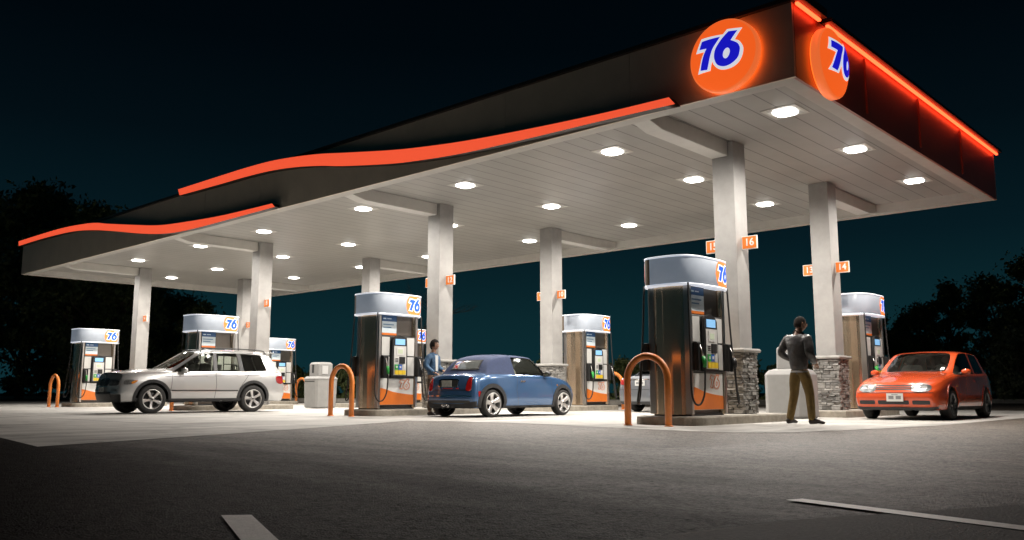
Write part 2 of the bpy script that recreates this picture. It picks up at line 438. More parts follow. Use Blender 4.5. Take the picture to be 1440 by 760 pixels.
# far kerb and planting bed
kp = [(-110, 0), (-88, 3), (-64, 9.5), (-47, 13.2), (-30, 11.8), (-16, 15.5), (-9.5, 18), (-8.3, 24), (-4.5, 31), (5, 36), (30, 40)]
k = MB()
outer = [Vector(p) for p in kp]
def offset_line(P, d):
    o = []
    for i, p in enumerate(P):
        a = P[max(i - 1, 0)]; b = P[min(i + 1, len(P) - 1)]
        t = (b - a).normalized(); o.append(p + Vector((-t.y, t.x)) * d)
    return o
inner = offset_line(outer, .22)
rs = []
for a, b in zip(outer, inner):
    rs.append([(a.x, a.y, -.05), (a.x, a.y, .2), (b.x, b.y, .22), (b.x, b.y, -.05)])
k.rings(rs, 0, True, False)
props(k.build('kerb', M['kerb']), kind='structure')
bed = [tuple(p) for p in inner] + [(60, 60), (60, 200), (-220, 200), (-220, 20)]
sheet('planting_bed', bed, .16, M['soil'])

# ------------------------------------------------------------------ canopy
BX = [.05, -8.40, -17.12, -25.97]
SEP = 4.545
SOF, ZB, ZT = 5.47, 5.233, 6.405
X0, X1, Y0, Y1 = -29.61, 2.97, -3.337, 8.044
CX, CY = .232, .245
can = thing('fuel_canopy', 'huge flat station canopy with taupe fascia and orange swoosh bands on stone-footed columns', 'canopy', (0, 0, 0))
s = MB()
s.box(X0 + .3, X1 - .3, Y0 + .3, Y1 - .3, SOF, SOF + .05)
s.build('soffit', M['soffit'], can)
s = MB(); s.box(X0 + .02, X1 - .02, Y0 + .02, Y1 - .02, ZT - .25, ZT - .2)
s.build('roof_deck', M['trim'], can)
def fascia(name, axis, val, sgn, a0, a1, n, pm='fascia'):
    s = MB(); w = (a1 - a0) / n
    for i in range(n):
        p, q = a0 + i * w + .004, a0 + (i + 1) * w - .004
        lo, hi = sorted((val, val - sgn * .05))
        if axis == 'y': s.box(p, q, lo, hi, ZB, ZT)
        else: s.box(lo, hi, p, q, ZB, ZT)
        # joint backing, and a thin raised cover strip on the joint
        if i:
            e = a0 + i * w
            if axis == 'y': s.box(e - .006, e + .006, val - sgn * .045, val - sgn * .03, ZB + .01, ZT - .01)
            else:
                s.box(min(val, val + sgn * .03), max(val, val + sgn * .03), e - .012, e + .012, ZB + .12, ZT - .06)
    return s.build(name, M[pm], can)
fascia('front_fascia', 'y', Y0, -1, X0, X1, 11)
fascia('back_fascia', 'y', Y1, 1, X0, X1, 11)
fascia('end_fascia', 'x', X1, 1, Y0 + .052, Y1 - .052, 4, 'endfascia')
fascia('end_fascia', 'x', X0, -1, Y0 + .052, Y1 - .052, 4)
# white ledge round the bottom and the return up to the soffit
s = MB()
L_ = .3
for (xa, xb, ya, yb) in ((X0 + .052, X1 - .052, Y0 + .052, Y0 + L_), (X0 + .052, X1 - .052, Y1 - L_, Y1 - .052), (X0 + .052, X0 + L_, Y0 + L_ + .002, Y1 - L_ - .002), (X1 - L_, X1 - .052, Y0 + L_ + .002, Y1 - L_ - .002)):
    s.box(xa, xb, ya, yb, ZB + .003, ZB + .03)
e = .02
for (xa, xb, ya, yb) in ((X0 + L_, X1 - L_, Y0 + L_ - e, Y0 + L_), (X0 + L_, X1 - L_, Y1 - L_, Y1 - L_ + e), (X0 + L_ - e, X0 + L_, Y0 + L_, Y1 - L_), (X1 - L_, X1 - L_ + e, Y0 + L_, Y1 - L_)):
    s.box(xa, xb, ya, yb, ZB + .032, SOF)
s.build('ledge', M['lip'], can)
# dark cap trim over the fascia, wider on the end face where the light bar sits under it
s = MB()
s.box(X0 - .05, X1 - .2, Y0 - .07, Y0 + .03, ZT + .003, ZT + .07)
s.box(X0 - .05, X0 + .06, Y0 + .035, Y1 + .07, ZT + .003, ZT + .07)
s.box(X0 + .065, X1 - .2, Y1 - .03, Y1 + .07, ZT + .003, ZT + .07)
s.box(X1 - .195, X1 + .17, Y0 - .07, -2.42, ZT + .003, ZT + .14)
s.box(X1 - .195, X1 + .17, -2.25, Y1 + .07, ZT + .003, ZT + .07)
s.build('cap_trim', M['trim'], can)
for ya, yb in ((Y0 + .02, -2.47), (-2.2, Y1 + .02)):
    s = MB(); s.box(X1 + .04, X1 + .095, ya, yb, ZT - .05, ZT - .005)
    o = s.build('light_bar', M['led'], can, bevel=.015)
# orange swoosh bands (outlines in metres on the fascia plane)
WA = [(-29.6, 6.565), (-28.2, 6.56), (-26.9, 6.55), (-25.6, 6.535), (-24.13, 6.48), (-22.23, 6.34), (-21.04, 6.15), (-18.84, 5.82), (-17.58, 5.64), (-16.4, 5.53), (-13.86, 5.39), (-12.0, 5.35), (-10.94, 5.34),
      (-10.8, 5.23), (-13.08, 5.215), (-15.06, 5.21), (-16.6, 5.27), (-18.29, 5.47), (-20.43, 5.82), (-22.19, 6.08), (-24.09, 6.27), (-26.86, 6.36), (-29.55, 6.37)]
WB = [(-16.12, 6.54), (-13.7, 6.53), (-12.34, 6.52), (-11.09, 6.48), (-9.91, 6.38), (-8.85, 6.25), (-7.99, 6.11), (-6.34, 5.85), (-5.34, 5.72), (-3.97, 5.58), (-2.33, 5.47), (-0.57, 5.385), (.9, 5.35),
      (1.01, 5.21), (-.57, 5.25), (-2.33, 5.28), (-3.97, 5.33), (-5.33, 5.43), (-6.33, 5.54), (-7.98, 5.79), (-8.83, 5.95), (-9.9, 6.11), (-11.07, 6.22), (-12.32, 6.27), (-13.67, 6.29), (-16.0, 6.34)]
for W in (WA, WB):
    cut = next(i for i in range(len(W)) if W[i + 1][0] < W[i][0] and i > 3) if False else None
    k_ = max(range(len(W)), key=lambda i: W[i][0])
    lp = smooth_loop(W, 4, sharp=(0, k_ - 1, k_, len(W) - 1))
    me = fill_curve([lp], .09)
    o = place_mesh(me, 'swoosh_band', M['wave'], can, frame((0, Y0 - .10, 0), (1, 0, 0), (0, 0, 1)))
    me.materials.append(M['trim'])
    for p in me.polygons:
        p.material_index = 0 if abs(p.normal.y) > .9 and p.center.y < Y0 - .17 else 1
# beams: short arms from the columns to the fascia
def beam(x, ya, yb, sg):
    s = MB(); zt, zb = SOF - .002, SOF - .30
    w0, w1 = (ya, yb) if sg < 0 else (yb, ya)      # w0 = fascia end
    t = .45 if sg < 0 else -.45
    prof = [(w0, ZB + .034), (w0 + t, zb), (w1, zb), (w1, zt), (w0, zt)]
    s.rings([[(x - .23, y, z) for y, z in prof], [(x + .12, y, z) for y, z in prof]], 0, True, False)
    s.build('beam', M['beam'], can, bevel=.012)
# stone veneer of a column foot, built once
def veneer():
    s = MB(); H0, H1 = .16, 1.31; hw = .265
    s.box(-hw, hw, -hw, hw, H0 - .01, H1, 4)
    r = random.Random(3)
    for side in range(4):
        z = H0
        while z < H1 - .015:
            h = min(r.choice((.035, .042, .05, .06, .075)), H1 - z)
            a = -hw - .03
            while a < hw + .02:
                w = min(r.uniform(.07, .24), hw + .03 - a)
                d = r.uniform(.018, .055); gp = .006
                if w > .03:
                    x0, x1, z0, z1 = a + gp, a + w - gp, z + gp * .7, z + h - gp * .7
                    pts = []
                    j = lambda q: r.uniform(-q, q)
                    fr = [(x0 + j(.006), z0 + j(.004)), (x1 + j(.006), z0 + j(.004)), (x1 + j(.006), z1 + j(.004)), (x0 + j(.006), z1 + j(.004))]
                    front = [(p, hw + d + j(.012), q) for p, q in fr]; back = [(p, hw - .01, q) for p, q in fr]
                    vs = back + front
                    ca, sa = (1, 0, -1, 0)[side], (0, 1, 0, -1)[side]
                    vs = [(x * ca - y * sa, x * sa + y * ca, zz) for x, y, zz in vs]
                    s.add(vs, [(4, 5, 6, 7), (0, 1, 5, 4), (1, 2, 6, 5), (2, 3, 7, 6), (3, 0, 4, 7)], r.choice((0, 0, 1, 1, 2, 2, 3)))
                a += w
            z += h
    return s
ven = veneer()
stone_mesh = None; cap_mesh = None
for i, bx in enumerate(BX):
    for yy in (0, SEP):
        s = MB(); s.box(bx - CX, bx + CX, yy - CY, yy + CY, .9, SOF - .003)
        # shallow vertical channel edges, as on folded sheet cladding
        o = s.build('column', M['column'], can, bevel=.012)
        if stone_mesh is None:
            sb = ven.build('stone_base', M['stone'] + [M['mortar']], o); stone_mesh = sb.data
            c = MB()
            c.prism([(.365 * q[0], .365 * q[1]) for q in smooth_loop([(1, 1), (-1, 1), (-1, -1), (1, -1)], 1)], 1.312, 1.385)
            cb = c.build('stone_cap', M['cap'], o, bevel=.03); cap_mesh = cb.data
        else:
            sb = link(bpy.data.objects.new('stone_base', stone_mesh), o)
            cb = link(bpy.data.objects.new('stone_cap', cap_mesh), o)
            b = cb.modifiers.new('bevel', 'BEVEL'); b.width = .03; b.segments = 2
        sb.location = cb.location = (bx, yy, 0)
        if yy == 0: beam(bx, Y0 + .302, -CY - .003, -1)
        else: beam(bx, SEP + CY + .003, Y1 - .302, 1)

# ------------------------------------------------------------------ canopy lights
LX = [1.82, -1.93, -6.26, -10.2, -15.14, -19.1, -23.84, -27.75]
LY = [-1.19, 2.02, 5.61]
ordn = ['first', 'second', 'third', 'fourth', 'fifth', 'sixth', 'seventh', 'eighth']
rows = ['in the front row', 'in the middle row', 'in the back row']
cl = None
for i, x in enumerate(LX):
    for j, y in enumerate(LY):
        lab = 'white canopy light %s, %s from the red-lit end' % (rows[j], ordn[i])
        if cl is None:
            cl = thing('canopy_light', lab, 'canopy light', (x, y, SOF), 0, 'square lights set into the canopy ceiling')
            s = MB()
            s.box(-.32, .32, -.32, -.25, -.008, -.002); s.box(-.32, .32, .25, .32, -.008, -.002)
            s.box(-.32, -.25, -.248, .248, -.008, -.002); s.box(.25, .32, -.248, .248, -.008, -.002)
            s.build('frame', M['lampframe'], cl)
            s = MB()
            rr_ = lambda r, z: [(math.copysign(abs(math.cos(q * PI / 16)) ** .62, math.cos(q * PI / 16)) * r, math.copysign(abs(math.sin(q * PI / 16)) ** .62, math.sin(q * PI / 16)) * r, z) for q in range(32)]
            s.rings([rr_(.20, -.009), rr_(.20, -.02), rr_(.185, -.034), rr_(.12, -.042)], 0, True, True)
            s.build('lens', M['lens'], cl)
            ld = bpy.data.lights.new('lamp', 'SPOT'); ld.spot_size = R(172); ld.spot_blend = .8; ld.shadow_soft_size = .07; ld.energy = 760; ld.color = (1, .935, .86)
            lo = bpy.data.objects.new('lamp', ld); lo.location = (0, 0, -.13); link(lo, cl)
        else:
            c = copy_tree(cl); c.location = (x, y, SOF); c['label'] = lab

# ------------------------------------------------------------------ the 76 roundels
B7 = [(-0.586, 0.471), (0.005, 0.421), (-0.082, 0.299), (-0.21, 0.133), (-0.296, -0.065), (-0.37, -0.274), (-0.419, -0.378), (-0.651, -0.331), (-0.605, -0.196), (-0.543, -0.041), (-0.469, 0.108), (-0.407, 0.2), (-0.661, 0.247)]
WH = [(-0.789, 0.18), (-0.624, 0.568), (0.075, 0.474), (0.174, 0.605), (0.568, 0.567), (0.404, 0.245), (0.508, 0.192), (0.586, 0.066), (0.611, -0.055), (0.574, -0.22), (0.475, -0.375), (0.324, -0.469), (0.145, -0.499), (-0.005, -0.478), (-0.121, -0.407), (-0.205, -0.3), (-0.234, -0.206), (-0.281, -0.301), (-0.327, -0.428), (-0.76, -0.398), (-0.656, -0.208), (-0.582, -0.027), (-0.488, 0.13)]
B6 = [(0.222, 0.525), (0.458, 0.503), (0.3, 0.245), (0.399, 0.188), (0.487, 0.115), (0.53, 0.003), (0.522, -0.097), (0.478, -0.231), (0.386, -0.325), (0.249, -0.396), (0.099, -0.415), (-0.035, -0.374), (-0.121, -0.295), (-0.166, -0.162), (-0.167, -0.045), (-0.13, 0.093), (-0.047, 0.22), (0.063, 0.359)]
H6 = [(0.214, 0.052), (0.263, 0.016), (0.276, -0.069), (0.241, -0.159), (0.178, -0.218), (0.119, -0.209), (0.085, -0.144), (0.1, -0.046), (0.151, 0.029)]
B7, WH, B6, H6 = ([(x + .07, y) for x, y in q] for q in (B7, WH, B6, H6))
L7 = smooth_loop(B7, 4, sharp=(0, 1, 6, 7, 11, 12))
LW = smooth_loop(WH, 4, sharp=(0, 1, 2, 3, 4, 5, 16, 18, 19, 22))
L6 = smooth_loop(B6, 5, sharp=(0, 1, 2))
LH = smooth_loop(H6, 4)
def sc(lp, k, dx=0, dy=0): return [(x * k + dx, y * k + dy) for x, y in lp]
def logo(parent, Mx, k, white, blue, d1=.006, d2=.006, dx=0, dy=0):
    """white outline plate with blue 7 and 6 on it; Mx maps local XY plane"""
    a = place_mesh(fill_curve([sc(LW, k, dx, dy)], d1 / 2), 'numeral_outline', white, parent, Mx @ Matrix.Translation((0, 0, d1 / 2)))
    b = fill_curve([sc(L7, k, dx, dy), sc(L6, k, dx, dy), sc(LH, k, dx, dy)], d2 / 2)
    place_mesh(b, 'numerals', blue, parent, Mx @ Matrix.Translation((0, 0, d1 + d2 / 2 - .001)))
def dense(lps, maxlen=.06):
    me = fill_curve(lps, 0); bm = bmesh.new(); bm.from_mesh(me)
    bmesh.ops.triangulate(bm, faces=bm.faces)
    for _ in range(4):
        es = [e_ for e_ in bm.edges if e_.calc_length() > maxlen]
        if es: bmesh.ops.subdivide_edges(bm, edges=es, cuts=1); bmesh.ops.triangulate(bm, faces=[f for f in bm.faces if len(f.verts) > 3])
    bm.to_mesh(me); bm.free(); return me
def roundel(label, loc, rotz, Rr):
    t = thing('round_sign', label, 'sign', loc, rotz, 'lit orange discs on the canopy fascia')
    s = MB()   # axis along -Y (front), face a shallow dome
    n = 72; Hd = .17; Rs = (Rr * Rr + Hd * Hd) / (2 * Hd)
    dome = lambda r: -.19 - (math.sqrt(max(Rs * Rs - r * r, 0)) - (Rs - Hd))
    def circ(r, y): return [(r * math.cos(2 * PI * q / n), y, r * math.sin(2 * PI * q / n)) for q in range(n)]
    s.rings([circ(Rr * .97, -.06), circ(Rr, -.075), circ(Rr, -.17), circ(Rr * .985, -.19), circ(Rr * .955, dome(Rr * .955))], 1, False, True)
    s.rings([circ(Rr * k_, dome(Rr * k_)) for k_ in (.955, .9, .8, .65, .5, .35, .2, .1, .01)], 0, False, True)
    s.build('disc', [M['disc'], M['discrim']], t)
    s = MB(); s.rings([circ(Rr * .955, -.058), circ(Rr * .95, -.045)], 0, True, False)
    s.build('backlight', M['halo'], t)
    s = MB(); s.rings([circ(Rr * .6, -.044), circ(Rr * .6, -.002)], 0, True, False)
    s.build('mount', M['trim'], t)
    for lps, off, nm, mt in (([sc(LW, Rr)], .004, 'numeral_outline', M['signwhite']), ([sc(L7, Rr), sc(L6, Rr), sc(LH, Rr)], .008, 'numerals', M['signblue'])):
        me = dense(lps, .04)
        for v in me.vertices:
            x, z = v.co.x, v.co.y; v.co = (x, dome(math.hypot(x, z)) - off, z)
        me.update(); place_mesh(me, nm, mt, t, Matrix())
    return t
roundel('big lit orange disc with blue 76 on the long taupe front fascia', (1.90, Y0, 5.795), 0, .59)
roundel('big lit orange disc with blue 76 on the red-lit end fascia', (X1, -2.33, 5.68), R(90), .565)

# ------------------------------------------------------------------ number flags
def flag(num, x, y, z, sgn, label):
    t = thing('number_sign', label, 'number sign', (x, y, z), 0, 'orange pump number flags on the columns')
    s = MB(); w = .32
    a, b = sorted((0, sgn * w)); a += .002 if sgn > 0 else 0; b -= .002 if sgn < 0 else 0
    s.box(a, b, -.02, .02, -.13, .13, 0)
    s.build('frame', M['white'], t, bevel=.004)
    s = MB(); s.box(a + .015, b - .015, -.024, .024, -.115, .115); s.build('panel', M['orange'], t)
    cx_ = (a + b) / 2
    text_obj(num, .2, M['white'], t, frame((cx_, -.0255, 0), (1, 0, 0), (0, 0, 1)), .001, .022)
    return t
FL = [(0, 0, '15', '16', 3.44), (0, SEP, '13', '14', 3.44), (1, 0, '11', '12', 3.44), (1, SEP, '9', '10', 3.44), (2, 0, None, '8', 3.44), (3, 0, None, '4', 3.44), (3, SEP, None, '2', 3.44)]
for i, yy, l, r_, z in FL:
    if l: flag(l, BX[i] - CX, yy, z, -1, 'small orange flag sign reading %s on the far side of its column' % l)
    if r_: flag(r_, BX[i] + CX, yy, z, 1, 'small orange flag sign reading %s on a grey column' % r_)

# ------------------------------------------------------------------ pump islands, bollards
def arc(cx, cy, r, a0, a1, n=8):
    return [(cx + r * math.cos(R(a0 + (a1 - a0) * k / n)), cy + r * math.sin(R(a0 + (a1 - a0) * k / n))) for k in range(n + 1)]
isl_poly = arc(.35, -2.3, .33, 270, 360) + [(.68, .95), (-.68, .95)] + arc(-.35, -2.3, .33, 180, 270)
PY = -1.70
front_names = ['beside the stone column flagged 16', 'beside the column flagged 12', 'behind the silver car', 'at the far left beside the column flagged 4']
back_names = ['behind the orange-red hatchback', 'to the right of the blue convertible', 'half hidden behind the woman', 'small and far off, right of the silver car tail']
isl = None
def island(lab, loc, rz):
    global isl
    if isl is None:
        isl = thing('pump_island', lab, 'pump island', loc, rz, 'raised concrete islands under the pumps')
        s = MB(); s.prism(isl_poly, -.02, .145, 0)
        s.build('kerb_block', M['island'], isl, bevel=.02)
        s = MB(); s.prism([(x * .93, (y + .8) * .97 - .8) for x, y in isl_poly], .14, .152)
        s.build('top_slab', M['kerb'], isl)
        return isl
    c = copy_tree(isl); c.location = loc; c.rotation_euler = (0, 0, rz); c['label'] = lab
    return c
for i, bx in enumerate(BX):
    island('low concrete island under the pump ' + front_names[i], (bx, 0, 0), 0)
    if i != 2 or True: island('low concrete island under the pump ' + back_names[i], (bx, SEP, 0), PI)
bol = None
def bollard(lab, loc):
    global bol
    if bol is None:
        s = MB()
        pts = [(-.4, 0, -.03), (-.4, 0, .76)] + [(-.4 * math.cos(R(a)), 0, .76 + .4 * math.sin(R(a))) for a in range(12, 180, 12)] + [(.4, 0, .76), (.4, 0, -.03)]
        s.tube(pts, .058, 14)
        for x in (-.4, .4): s.lathe([(.075, 0), (.075, .012), (.06, .02)], 16, 'z', 0, (x, 0, .004))
        bol = s.build('hoop_bollard', M['orangepipe'])
        o = bol
    else:
        o = bol.copy(); COL.objects.link(o)
    o.location = loc
    return props(o, lab, 'bollard', 'orange steel hoops guarding the pump islands')
bn = ['large orange steel hoop in front of the pump flagged 16', 'orange steel hoop in front of the pump left of the blue convertible', 'orange steel hoop seen under the silver car', 'orange steel hoop at the far left of the forecourt']
for i, bx in enumerate(BX): bollard(bn[i], (bx, -3.07, 0))
bollard('orange steel hoop behind the nearest hoop, beside the grey sedan', (BX[1], SEP + 3.07, 0))
bollard('far orange steel hoop beside the grey boxy bin', (BX[3], SEP + 3.07, 0))

# ------------------------------------------------------------------ pumps
def pump_proto(lab, loc):
    t = thing('fuel_pump', lab, 'fuel pump', loc, 0, 'fuel pumps with lit 76 headers')
    zb = .152
    # bowed steel ends
    for sg in (-1, 1):
        s = MB()
        prof = [(-.40, .53), (-.385, .56), (-.25, .625), (-.245, .632), (-.09, .66), (-.085, .664), (.085, .664), (.09, .66), (.245, .632), (.25, .625), (.385, .56), (.40, .53)]
        prof = [(x, sg * y) for x, y in prof]
        poly = prof + [(.36, sg * .5), (-.36, sg * .5)]
        s.prism(poly, zb + .02, 2.42, 0, smooth=False)
        s.build('steel_end', M['steel'], t, bevel=.008)
    s = MB(); s.box(-.30, .30, -.53, .53, zb + .01, 2.41); s.build('cabinet', M['recess'], t)
    s = MB(); s.box(-.37, .37, -.56, .56, zb - .004, zb + .045); s.build('plinth', M['black'], t)
    # header
    HA, HB, HE = .545, .81, 3.4
    def plan(k):
        P = []
        for q in range(160):
            a = 2 * PI * q / 160; c, d = math.cos(a), math.sin(a)
            P.append((math.copysign(abs(c) ** (2 / HE), c) * HA * k, math.copysign(abs(d) ** (2 / HE), d) * HB * (1 + (k - 1) * .7)))
        return P
    def hx(y): return HA * max(0, 1 - (abs(y) / HB) ** HE) ** (1 / HE)
    def ringz(k, z): return [(x, y, z) for x, y in plan(k)]
    s = MB(); s.rings([ringz(.985, 2.425), ringz(1.0, 2.44), ringz(1.0, 2.89), ringz(.985, 2.905)], 0, True, True)
    hd = s.build('header', M['valance'], t)
    for z0, z1 in ((2.40, 2.432), (2.895, 2.925)):
        s = MB(); s.rings([ringz(1.012, z0), ringz(1.012, z1)], 0, True, True); s.build('header_trim', M['valrim'], hd)
    # bronze strip at two opposite corners of the header
    for sg in (-1, 1):
        a = [(x, y) for x, y in plan(1.006) if x * sg > .25 and x * sg < .40 and y * sg > .5]
        a.sort(key=lambda p: abs(p[0]))
        s = MB(); s.rings([[(p[0], p[1], z) for p in a] for z in (2.434, 2.893)], 0, False, True, closed=False)
        s.build('header_strip', M['brown'], hd)
    # both service faces
    for sg in (-1, 1):
        ex = (0, sg, 0)      # to the right when facing the pump
        F = lambda d, y, z: (sg * d, sg * y, z)   # depth, right, up
        def fbox(s, d0, d1, y0, y1, z0, z1, m=0):
            a = F(d0, y0, z0); b = F(d1, y1, z1)
            s.box(min(a[0], b[0]), max(a[0], b[0]), min(a[1], b[1]), max(a[1], b[1]), z0, z1, m)
        s = MB()
        for y in (-.575, .575): fbox(s, .30, .425, y - .035, y + .035, zb + .03, 2.41)
        s.build('frame', M['steelframe'], t, bevel=.01)
        # upper recess with poster
        s = MB(); fbox(s, .305, .32, -.535, .535, 1.93, 2.40); s.build('upper_panel', M['recess'], t)
        s = MB()
        fbox(s, .325, .37, -.50, -.02, 1.90, 2.40, 0)
        p = s.build('poster', M['black'], t)
        s = MB()
        fbox(s, .371, .374, -.485, -.035, 2.25, 2.385, 0); fbox(s, .371, .374, -.485, -.035, 1.97, 2.248, 1); fbox(s, .371, .374, -.485, -.035, 1.92, 1.968, 2)
        for k_, (a, b) in enumerate(((-.45, -.12), (-.45, -.2))): fbox(s, .3745, .376, a, b, 2.16 - .07 * k_, 2.185 - .07 * k_, 3)
        fbox(s, .3745, .376, -.45, -.36, 2.30, 2.33, 1); fbox(s, .3745, .376, -.33, -.2, 2.305, 2.325, 1)
        s.build('poster_print', [M['postblue'], M['postwhite'], M['orange'], M['postink']], p)
        # black service bezel with four pale side panels
        s = MB(); fbox(s, .31, .40, -.535, .535, .90, 1.90)
        bz = s.build('bezel', M['black'], t, bevel=.012)
        for y0, y1 in ((-.51, -.27), (.27, .51)):
            for z0, z1 in ((.95, 1.40), (1.43, 1.87)):
                s = MB(); fbox(s, .4, .412, y0, y1, z0, z1); s.build('side_panel', M['palepanel'], bz, bevel=.004)
        # centre console: black surround, pale face, displays, keypad, grade buttons
        s = MB()
        arch = [(-.245, .92), (.245, .92), (.235, 1.5), (.22, 1.80), (.15, 1.885), (0, 1.92), (-.15, 1.885), (-.22, 1.80), (-.235, 1.5)]
        me = fill_curve([arch], .03)
        Mx = frame(F(.445, 0, 0), ex, (0, 0, 1))
        c = place_mesh(me, 'console', M['black'], t, Mx)
        s = MB()
        Z = .477
        fbox(s, Z, Z + .012, -.19, .19, .96, 1.66, 0)
        fbox(s, Z, Z + .010, -.15, .15, 1.69, 1.83, 1)
        fbox(s, Z + .013, Z + .02, -.11, .11, 1.44, 1.62, 2); fbox(s, Z + .021, Z + .023, -.075, .075, 1.48, 1.58, 3)
        fbox(s, Z + .013, Z + .035, -.03, .14, 1.235, 1.40, 4)
        fbox(s, Z + .013, Z + .018, -.16, -.06, 1.26, 1.38, 2)
        for r_ in range(3):
            for q in range(3): fbox(s, Z + .019, Z + .024, -.15 + q * .03, -.13 + q * .03, 1.275 + r_ * .034, 1.297 + r_ * .034, 4)
        for y0, mm, m2 in ((-.17, 5, 7), (-.055, 6, 7), (.06, 0, 7)):
            fbox(s, Z + .013, Z + .026, y0, y0 + .105, 1.09, 1.215, mm); fbox(s, Z + .013, Z + .03, y0, y0 + .105, .975, 1.075, m2)
            fbox(s, Z + .027, Z + .031, y0 + .03, y0 + .075, 1.13, 1.18, 0)
        s.build('console_face', [M['palepanel'], M['lcd'], M['white'], M['lcd2'], M['black'], M['green'], M['blue'], M['yellow']], c)
        # lower door: pale top, orange swoosh bottom, outlined numerals
        s = MB(); fbox(s, .31, .385, -.535, .535, .255, .885)
        d = s.build('lower_door', M['white'], t, bevel=.006)
        sw = [(-.53, .26), (.53, .26), (.53, .49), (.35, .505), (.1, .53), (-.15, .57), (-.35, .625), (-.53, .66)]
        place_mesh(fill_curve([smooth_loop(sw, 4, (0, 1, 2, 7))], .0015), 'orange_swoosh', M['orange'], d, frame(F(.3875, 0, 0), ex, (0, 0, 1)))
        k_ = .25
        s = MB()
        for lp in (L7, L6, LH, LW):
            q_ = sc(lp, k_, .24, .73); s.tube([F(.386, y_, z_) for y_, z_ in q_ + q_[:1]], .0065 if lp is not LW else .003, 5)
        s.build('outlined_numerals', M['orange'], d)
        # lit header roundel at the right-hand end: a cropped orange disc with the 76, on the bowed face
        def on_head(me, off, nm, mt):
            for v in me.vertices:
                y = v.co.x; z = v.co.y
                d_ = hx(y)
                v.co = Vector(F(d_ + off + v.co.z, y, z))
            place_mesh(me, nm, mt, hd, Matrix())
        def strips(x0, x1, zlo, zhi, nn=20):
            me = bpy.data.meshes.new('p'); vs = []; fs = []
            for q in range(nn + 1):
                x = x0 + (x1 - x0) * q / nn; vs += [(x, zlo(x), 0), (x, zhi(x), 0)]
            for q in range(nn): fs.append((2 * q, 2 * q + 2, 2 * q + 3, 2 * q + 1))
            me.from_pydata(vs, [], fs); return me
        cx_, cz_ = .40, 2.663; rr = .285
        zl = lambda x: max(2.438, cz_ - math.sqrt(max(rr * rr - (x - cx_) ** 2, 0))); zh = lambda x: min(2.889, cz_ + math.sqrt(max(rr * rr - (x - cx_) ** 2, 0)))
        on_head(strips(cx_ - rr, .66, zl, zh), .003, 'orange_roundel', M['valorange'])
        kk = .33
        ddx, ddy = cx_ + .01, cz_ - .005
        on_head(dense([sc(LW, kk, ddx, ddy)]), .006, 'numeral_outline', M['signwhite'])
        on_head(dense([sc(L7, kk, ddx, ddy), sc(L6, kk, ddx, ddy), sc(LH, kk, ddx, ddy)]), .009, 'numerals', M['valblue'])
        # nozzle boots, nozzles and hoses at both sides
        for q, gm in ((-1, 'green'), (1, 'black')):
            if q > 0: yb0 = .60
            else: yb0 = -.46
            s = MB(); fbox(s, .413, .50, yb0 - .075, yb0 + .075, .93, 1.42)
            fbox(s, .50, .53, yb0 - .075, yb0 - .05, .93, 1.40); fbox(s, .50, .53, yb0 + .05, yb0 + .075, .93, 1.40)
            bt = s.build('nozzle_boot', M['black'], t, bevel=.012)
            s = MB()
            s.tube([F(.52, yb0 - .005, 1.36), F(.55, yb0, 1.26), F(.575, yb0, 1.16)], [.012, .014, .03], 8, 1)
            s.tube([F(.575, yb0, 1.16), F(.60, yb0, 1.06), F(.60, yb0, .98)], [.036, .036, .026], 8, 0)
            s.tube([F(.60, yb0, 1.16), F(.635, yb0, 1.10), F(.625, yb0, 1.0)], .009, 6, 0)
            s.build('nozzle', [M[gm], M['steelframe']], t)
            hy = yb0
            if q < 0: pts = [F(.60, hy, .98), F(.60, hy - .0, .80), F(.60, hy - .04, .52), F(.58, hy - .14, .36), F(.55, hy - .27, .38), F(.52, hy - .32, .6), F(.50, hy - .29, 1.2), F(.47, hy - .25, 2.0), F(.45, hy - .22, 2.43)]
            else: pts = [F(.60, hy, .98), F(.60, hy + .01, .78), F(.6, hy + .05, .5), F(.58, hy + .14, .36), F(.54, hy + .22, .42), F(.5, hy + .19, .8), F(.47, hy + .12, 1.6), F(.45, hy + .08, 2.43)]
            s = MB(); s.tube(smooth_path(pts, 6), .017, 8); s.build('hose', M['rubber'], t)
    return t
pump = None
for i, bx in enumerate(BX):
    lab = 'steel fuel pump with lit header, ' + front_names[i]
    if pump is None: pump = pump_proto(lab, (bx - .03, PY, 0))
    else:
        c = copy_tree(pump); c.location = (bx - .03, PY, 0); c['label'] = lab
for i, bx in enumerate(BX):
    c = copy_tree(pump); c.location = (bx, SEP - PY, 0); c.rotation_euler = (0, 0, PI); c['label'] = 'steel fuel pump with lit header, ' + back_names[i]

# ------------------------------------------------------------------ bins
def octo(w, d, ch): return [(-w + ch, -d), (w - ch, -d), (w, -d + ch), (w, d - ch), (w - ch, d), (-w + ch, d), (-w, d - ch), (-w, -d + ch)]
def at_z(p, z): return [(x, y, z) for x, y in p]
t = thing('litter_bin', 'pale grey moulded bin with a narrow tower top, behind the walking man', 'bin', (-.05, 2.62, 0), R(0), 'grey moulded forecourt bins')
s = MB(); s.rings([at_z(octo(.44, .40, .12), .02), at_z(octo(.46, .42, .12), .06), at_z(octo(.46, .42, .12), .93), at_z(octo(.40, .36, .1), 1.02), at_z(octo(.3, .27, .08), 1.05)], 0, True, False)
s.build('body', M['bin'], t, bevel=.015)
s = MB(); s.prism(octo(.43, .39, .11), .004, .021); s.build('foot', M['black'], t)
s = MB(); s.rings([at_z(octo(.24, .21, .04), 1.052), at_z(octo(.23, .2, .04), 1.50), at_z(octo(.2, .17, .04), 1.53)], 0, True, False)
s.build('tower', M['bin'], t, bevel=.01)
